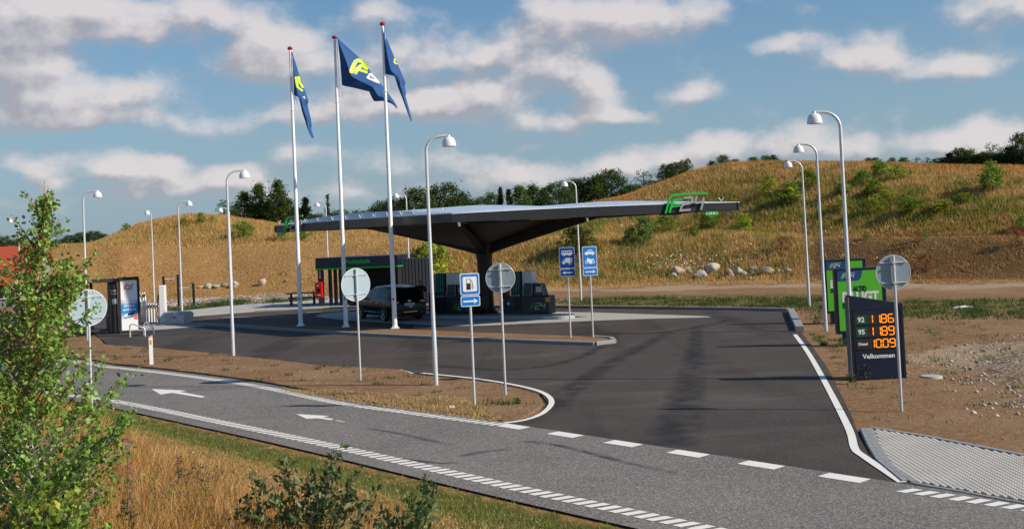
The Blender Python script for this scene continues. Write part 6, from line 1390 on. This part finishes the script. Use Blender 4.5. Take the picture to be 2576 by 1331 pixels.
# ------------------------------------------------------------------ foreground plants
def limb(mb,a,b,r0,r1,bend=.1,n=5):
    a=Vector(a);b=Vector(b); s=Vector((rng.normal(),rng.normal(),rng.normal()*.3))*bend*(b-a).length; pts=[a.lerp(b,k/n)+s*math.sin(PI*k/n) for k in range(n+1)]; mb.tube(pts,[r0+(r1-r0)*k/n for k in range(n+1)],6); return pts
def birch():
    D=11.0; top=S(112,452,D); bx=S(92,1390,D); base=Vector((bx.x,D,float(TZ(bx.x,D))-.05)); t=empty('birch_tree',base,'young birch tree with small bright green leaves filling the left edge','tree')
    L0=lambda p:Vector(p)-base; tr=MB(); px=[(92,1390),(84,1220),(75,1050),(72,940),(80,800),(96,680),(108,560),(112,452)]
    tp=[L0(S(x,y,D)) for x,y in px]; tp[0]=Vector((0,0,0)); tr.tube(tp,[.034,.031,.028,.025,.020,.014,.008,.003],8); trunk=tr.build('trunk',M['birchbark'],t,True)
    br=MB(); P=[];N=0
    # crown half-widths measured in the photograph at each height (left, right)
    prof=[(470,6,20),(520,40,48),(560,80,62),(600,95,78),(650,130,110),(720,150,150),(800,160,175),(880,170,190),(960,180,225),(1040,185,262),(1120,185,258),(1200,185,235),(1280,185,205),(1340,175,190)]
    ys=[p[0] for p in prof]; lf=[p[1] for p in prof]; rt=[p[2] for p in prof]
    def trunk_at(z):
        for a,b in zip(tp,tp[1:]):
            if a.z<=z<=b.z: return a.lerp(b,(z-a.z)/(b.z-a.z))
        return tp[-1] if z>tp[-1].z else tp[0]
    tips=[]
    for i in range(270):
        y=1345-(1345-470)*rng.random()**1.15; l=np.interp(y,ys,lf); r_=np.interp(y,ys,rt); a=rng.random()*2*PI; k=rng.random()**.5; cx=np.interp(y,[452,680,940,1390],[112,96,72,92])
        ex=(r_ if math.cos(a)>0 else l)*math.cos(a)*k; ey=(l+r_)/2*math.sin(a)*k/252*.95; tips.append((cx+ex,y,ey))
    tips+=[(350,1045,-.2),(338,1020,.1),(320,1050,-.1),(300,1060,.0),(330,935,.2),(305,950,.1),(290,1190,-.2),(300,1215,.1),(270,1000,-.2),(235,640,.1),(225,690,.0),(205,665,-.1),(245,770,.1),(250,905,0),(58,480,.05),(150,560,0),(135,520,.1),(162,575,-.1),(35,545,.1),(48,580,0)]
    for (x,y,dy) in tips:
        tip=L0(S(x,y,D+dy)); R0=Vector((tip.x-trunk_at(tip.z).x,tip.y-trunk_at(tip.z).y,0)).length; z0=max(.15,tip.z-R0*.75-.12); a=trunk_at(z0)
        pts=limb(br,a,tip,.008+.006*min(1,R0),.002,.06); nl=int(19+48*min(1,R0/.7)); 
        if y<640: nl=int(nl*.62)
        for j in range(nl):
            u=(.30+.75*rng.random()) if R0>.25 else rng.random()*1.05; u=min(u,1.02)*(len(pts)-1); q=pts[min(int(u),len(pts)-2)].lerp(pts[min(int(u)+1,len(pts)-1)],u-int(min(u,len(pts)-2)) if int(u)<len(pts)-1 else 1)
            sp=.030 if y<620 else .038; P.append((q.x+rng.normal()*sp,q.y+rng.normal()*sp,q.z+rng.normal()*sp*.8-.01))
    br.build('branches',M['birchbark'],t,True); P=np.array(P); n=len(P); c=colvar(n,[(.19,.30,.045),(.13,.21,.035),(.25,.36,.06),(.34,.44,.10),(.08,.14,.025)],[.3,.25,.25,.08,.12],.2)
    V,F,cc=leaves(P,.048,c,1.35,.0,.55); mesh_np('leaves',V,F,M['leaf'],t,cc)
def birchbark():
    m=mat('birch_bark',(.42,.22,.10),.7,0,.3,30,.3,60); nt=m.node_tree; N=nt.nodes.new; L=nt.links.new; b=nt.nodes['Principled BSDF']; src=b.inputs['Base Color'].links[0].from_socket
    tc=N('ShaderNodeTexCoord'); sp=N('ShaderNodeSeparateXYZ'); L(tc.outputs['Object'],sp.inputs[0]); r=N('ShaderNodeMapRange'); L(sp.outputs[2],r.inputs[0]); r.inputs[1].default_value=1.62; r.inputs[2].default_value=1.35
    x=N('ShaderNodeMix'); x.data_type='RGBA'; L(r.outputs[0],x.inputs[0]); L(src,x.inputs[6]); x.inputs[7].default_value=(.62,.56,.48,1); L(x.outputs[2],b.inputs['Base Color']); return m
M['birchbark']=birchbark(); birch()
def stemmed(name,label,cat,tips,D,baseD,lsize,cols,nl,longf,wts=None,up=.5,start=.35,stemr=.009,mt='leaf',spread=.05,group=None,base_px=None):
    cx=sum(t_[0] for t_ in tips)/len(tips) if base_px is None else base_px; b=S(cx,1400,baseD); base=Vector((b.x,baseD,float(TZ(b.x,baseD))-.03)); t=empty(name,base,label,cat,0,group); st=MB(); P=[]
    for (x,y,dy) in tips:
        tip=S(x,y,D+dy)-base; bp=Vector((tip.x*.35,tip.y*.4,0)); 
        if tip.z<.15: continue
        pts=limb(st,bp,tip,stemr,.002,.07,7)
        k=int(nl*(.7+.6*rng.random())*max(.4,min(1.3,tip.z)))
        for j in range(k):
            u=(start+(1-start)*rng.random()**.8)*(len(pts)-1); i=min(int(u),len(pts)-2); q=pts[i].lerp(pts[i+1],u-i); P.append((q.x+rng.normal()*spread*.8,q.y+rng.normal()*spread*.8,q.z+rng.normal()*spread*.4))
    st.build('stems',M['bark'],t,True); P=np.array(P); c=colvar(len(P),cols,wts,.2); V,F,cc=leaves(P,lsize,c,longf,up); mesh_np('leaves',V,F,M[mt],t,cc); return t
dk=[(.08,.13,.04),(.11,.17,.055),(.16,.22,.09),(.28,.33,.20)]
stemmed('shrub','dark leathery leaved shrub with upright shoots at the bottom of the picture','shrub',[(722,1165,0),(716,1180,.1),(855,1128,0),(848,1150,.1),(862,1170,-.2),(640,1200,.1),(655,1225,-.1),(600,1270,0),(615,1255,.2),(680,1250,.3),(700,1230,-.2),(745,1240,.2),(770,1205,0),(785,1195,.2),(800,1225,-.2),(820,1200,.1),(835,1235,.3),(890,1210,0),(880,1240,-.3),(905,1185,.1),(925,1255,0),(940,1235,.2),(760,1275,-.3),(700,1290,.1),(640,1290,-.2),(590,1300,.1),(810,1280,.2),(860,1290,-.1),(900,1300,.2),(660,1310,0),(730,1315,.3),(780,1320,-.2)],12.2,12.3,.085,dk,70,2.2,[.35,.35,.2,.1],.9,.30)
stemmed('shrub','smaller dark leaved shrub right of the larger one at the bottom edge','shrub',[(1065,1208,0),(1092,1228,.1),(1030,1250,0),(1050,1270,.2),(1000,1285,-.1),(960,1290,.1),(1075,1290,-.2),(985,1310,.2),(1040,1312,0),(955,1320,-.2),(940,1305,.2)],12.6,12.7,.09,dk,64,2.0,[.35,.35,.2,.1],.9,.30)
ye=[(.28,.30,.03),(.20,.26,.03),(.13,.19,.025),(.36,.33,.04),(.08,.12,.02)]
stemmed('shrub','yellow green broad leaved shrub under the birch tree at the lower left','shrub',[(95,1185,0),(130,1215,.1),(60,1235,0),(170,1250,0),(190,1230,.2),(200,1280,0),(110,1260,-.2),(30,1290,.1),(150,1290,.2),(70,1300,-.1),(215,1300,.1),(120,1320,0),(40,1325,0),(180,1325,-.1)],10.0,10.1,.085,ye,30,1.5,[.25,.25,.25,.1,.15],.4,.35)
def fireweed():
    D=11.8; b=S(330,1400,D); base=Vector((b.x,D,float(TZ(b.x,D))-.02)); t=empty('fireweed',base,'tall fireweed stem with a pink flower head beside the birch tree','plant'); top=S(323,1102,D)-base; st=MB(); pts=limb(st,(0,0,0),top,.009,.003,.02,8); st.build('stem',mat('pink_stem',(.22,.10,.09),.7,0,.2,20),t,True)
    P=[];c=[]
    for k in range(260): u=.42+.58*rng.random(); q=pts[0].lerp(top,u); w=.035*(1.1-u)+.018; P.append((q.x+rng.normal()*w,q.y+rng.normal()*w,q.z)); c.append((.40,.14,.24) if u>.86 else ((.30,.16,.16) if u>.6 else (.26,.17,.14)))
    V,F,cc=leaves(np.array(P),.035,np.array(c)*(.7+.6*rng.random((260,1))),3.2,.6); mesh_np('flowers',V,F,M['leaf'],t,cc)
    P=[]; 
    for k in range(90): u=.42*rng.random(); q=pts[0].lerp(top,u); P.append((q.x,q.y,q.z))
    V,F,cc=leaves(np.array(P),.13,colvar(90,[(.05,.10,.025),(.08,.14,.03)]),6,.5); mesh_np('leaves',V,F,M['leaf'],t,cc)
fireweed()
def spike(px,py,D,h,label):
    p=S(px,py,D); z=float(TZ(p.x,D)); t=empty('seed_stalk',(p.x,D,z-.02),label,'plant',0,'dark dried seed stalks in the near grass'); H=p.z-z; st=MB(); pts=limb(st,(0,0,0),(0,0,H),.006,.003,.03,5); st.build('stem',M['bark'],t,True); n=170; P=[]
    for k in range(n): u=.45+.55*rng.random(); P.append((rng.normal()*.018,rng.normal()*.018,H*u))
    V,F,cc=leaves(np.array(P),.028,colvar(n,[(.055,.035,.03),(.09,.06,.045)]),1.6,.5); mesh_np('seeds',V,F,M['leaf'],t,cc)
for i,(x,y,l) in enumerate(((210,1205,'brown dried stalk, leftmost, beside the yellow green shrub'),(238,1215,'brown dried stalk just right of the leftmost one'),(312,1250,'dark dried stalk close left of the fireweed'),(300,1290,'short dark dried stalk low beside the fireweed'),(360,1305,'short dark dried stalk right of the fireweed'),(548,1310,'small dark dried stalk left of the dark shrub'))): spike(x,y,12+.2*i,.4,l)
br_=[(.16,.13,.06),(.10,.10,.045),(.22,.16,.08),(.20,.09,.05)]
stemmed('thistle','dry brown green thistle with one tall stalk in the near grass','plant',[(450,1150,0),(446,1165,.1),(455,1180,0)],15.0,15.0,.05,br_,110,2.6,None,.5,.3,.006,spread=.04)
stemmed('thistle','spreading dry brown green thistle just right of the tall one','plant',[(475,1175,0),(490,1170,.1),(505,1165,-.1),(520,1168,.1),(540,1172,0),(548,1180,.1),(500,1185,0),(528,1190,-.1)],15.2,15.2,.05,br_,60,2.6,None,.5,.3,.005,spread=.05,base_px=510)
yl=[(.30,.28,.04),(.20,.22,.04),(.14,.17,.04)]
for i,(x,y,l) in enumerate(((355,1210,'wispy yellow green umbel plant right of the fireweed'),(430,1230,'wispy yellow green umbel plant near the middle of the tall grass'),(510,1215,'wispy yellow green umbel plant below the spreading thistle'),(575,1265,'wispy yellow green umbel plant left of the dark shrub'))):
    stemmed('umbel_plant',l,'plant',[(x+rng.normal()*22,y+rng.normal()*14,rng.normal()*.15) for k in range(9)],13.5,13.5,.03,yl,28,2.0,None,.3,.75,.003,spread=.05,group='umbel plants in the near grass',base_px=x)
stemmed('ragwort','green ragwort with small yellow flower heads in the near grass','plant',[(x,y,rng.normal()*.1) for x,y in ((465,1275),(480,1268),(495,1280),(520,1265),(530,1272),(505,1300),(475,1300),(540,1290))],12.8,12.8,.045,[(.06,.10,.025),(.09,.13,.03),(.45,.36,.03)],60,3.0,[.5,.35,.15],.6,.3,.005,spread=.03,base_px=500)
def weed(px,py,h,label):
    p=G(px,py); t=empty('weed',p,label,'plant',0,'single weeds beside the sign bases'); n=90; P=np.stack([rng.normal(size=n)*h*.28,rng.normal(size=n)*h*.15,np.abs(rng.random(n))*h],1); V,F,cc=leaves(P,.075,colvar(n,GW),2.6,.7); mesh_np('leaves',V,F,M['leaf'],t,cc)
    mb=MB(); [mb.tube([(0,0,0),tuple(P[k]*.9)],.005,4) for k in range(0,n,9)]; mb.build('stems',M['bark'],t)
weed(2176,953,.34,'leafy green weed at the foot of the price sign'); weed(2115,872,.26,'green weed at the foot of the front billboard'); weed(2142,962,.2,'small green weed left of the price sign base'); weed(1303,1018,.13,'bright green weed beside the small round sign pole')
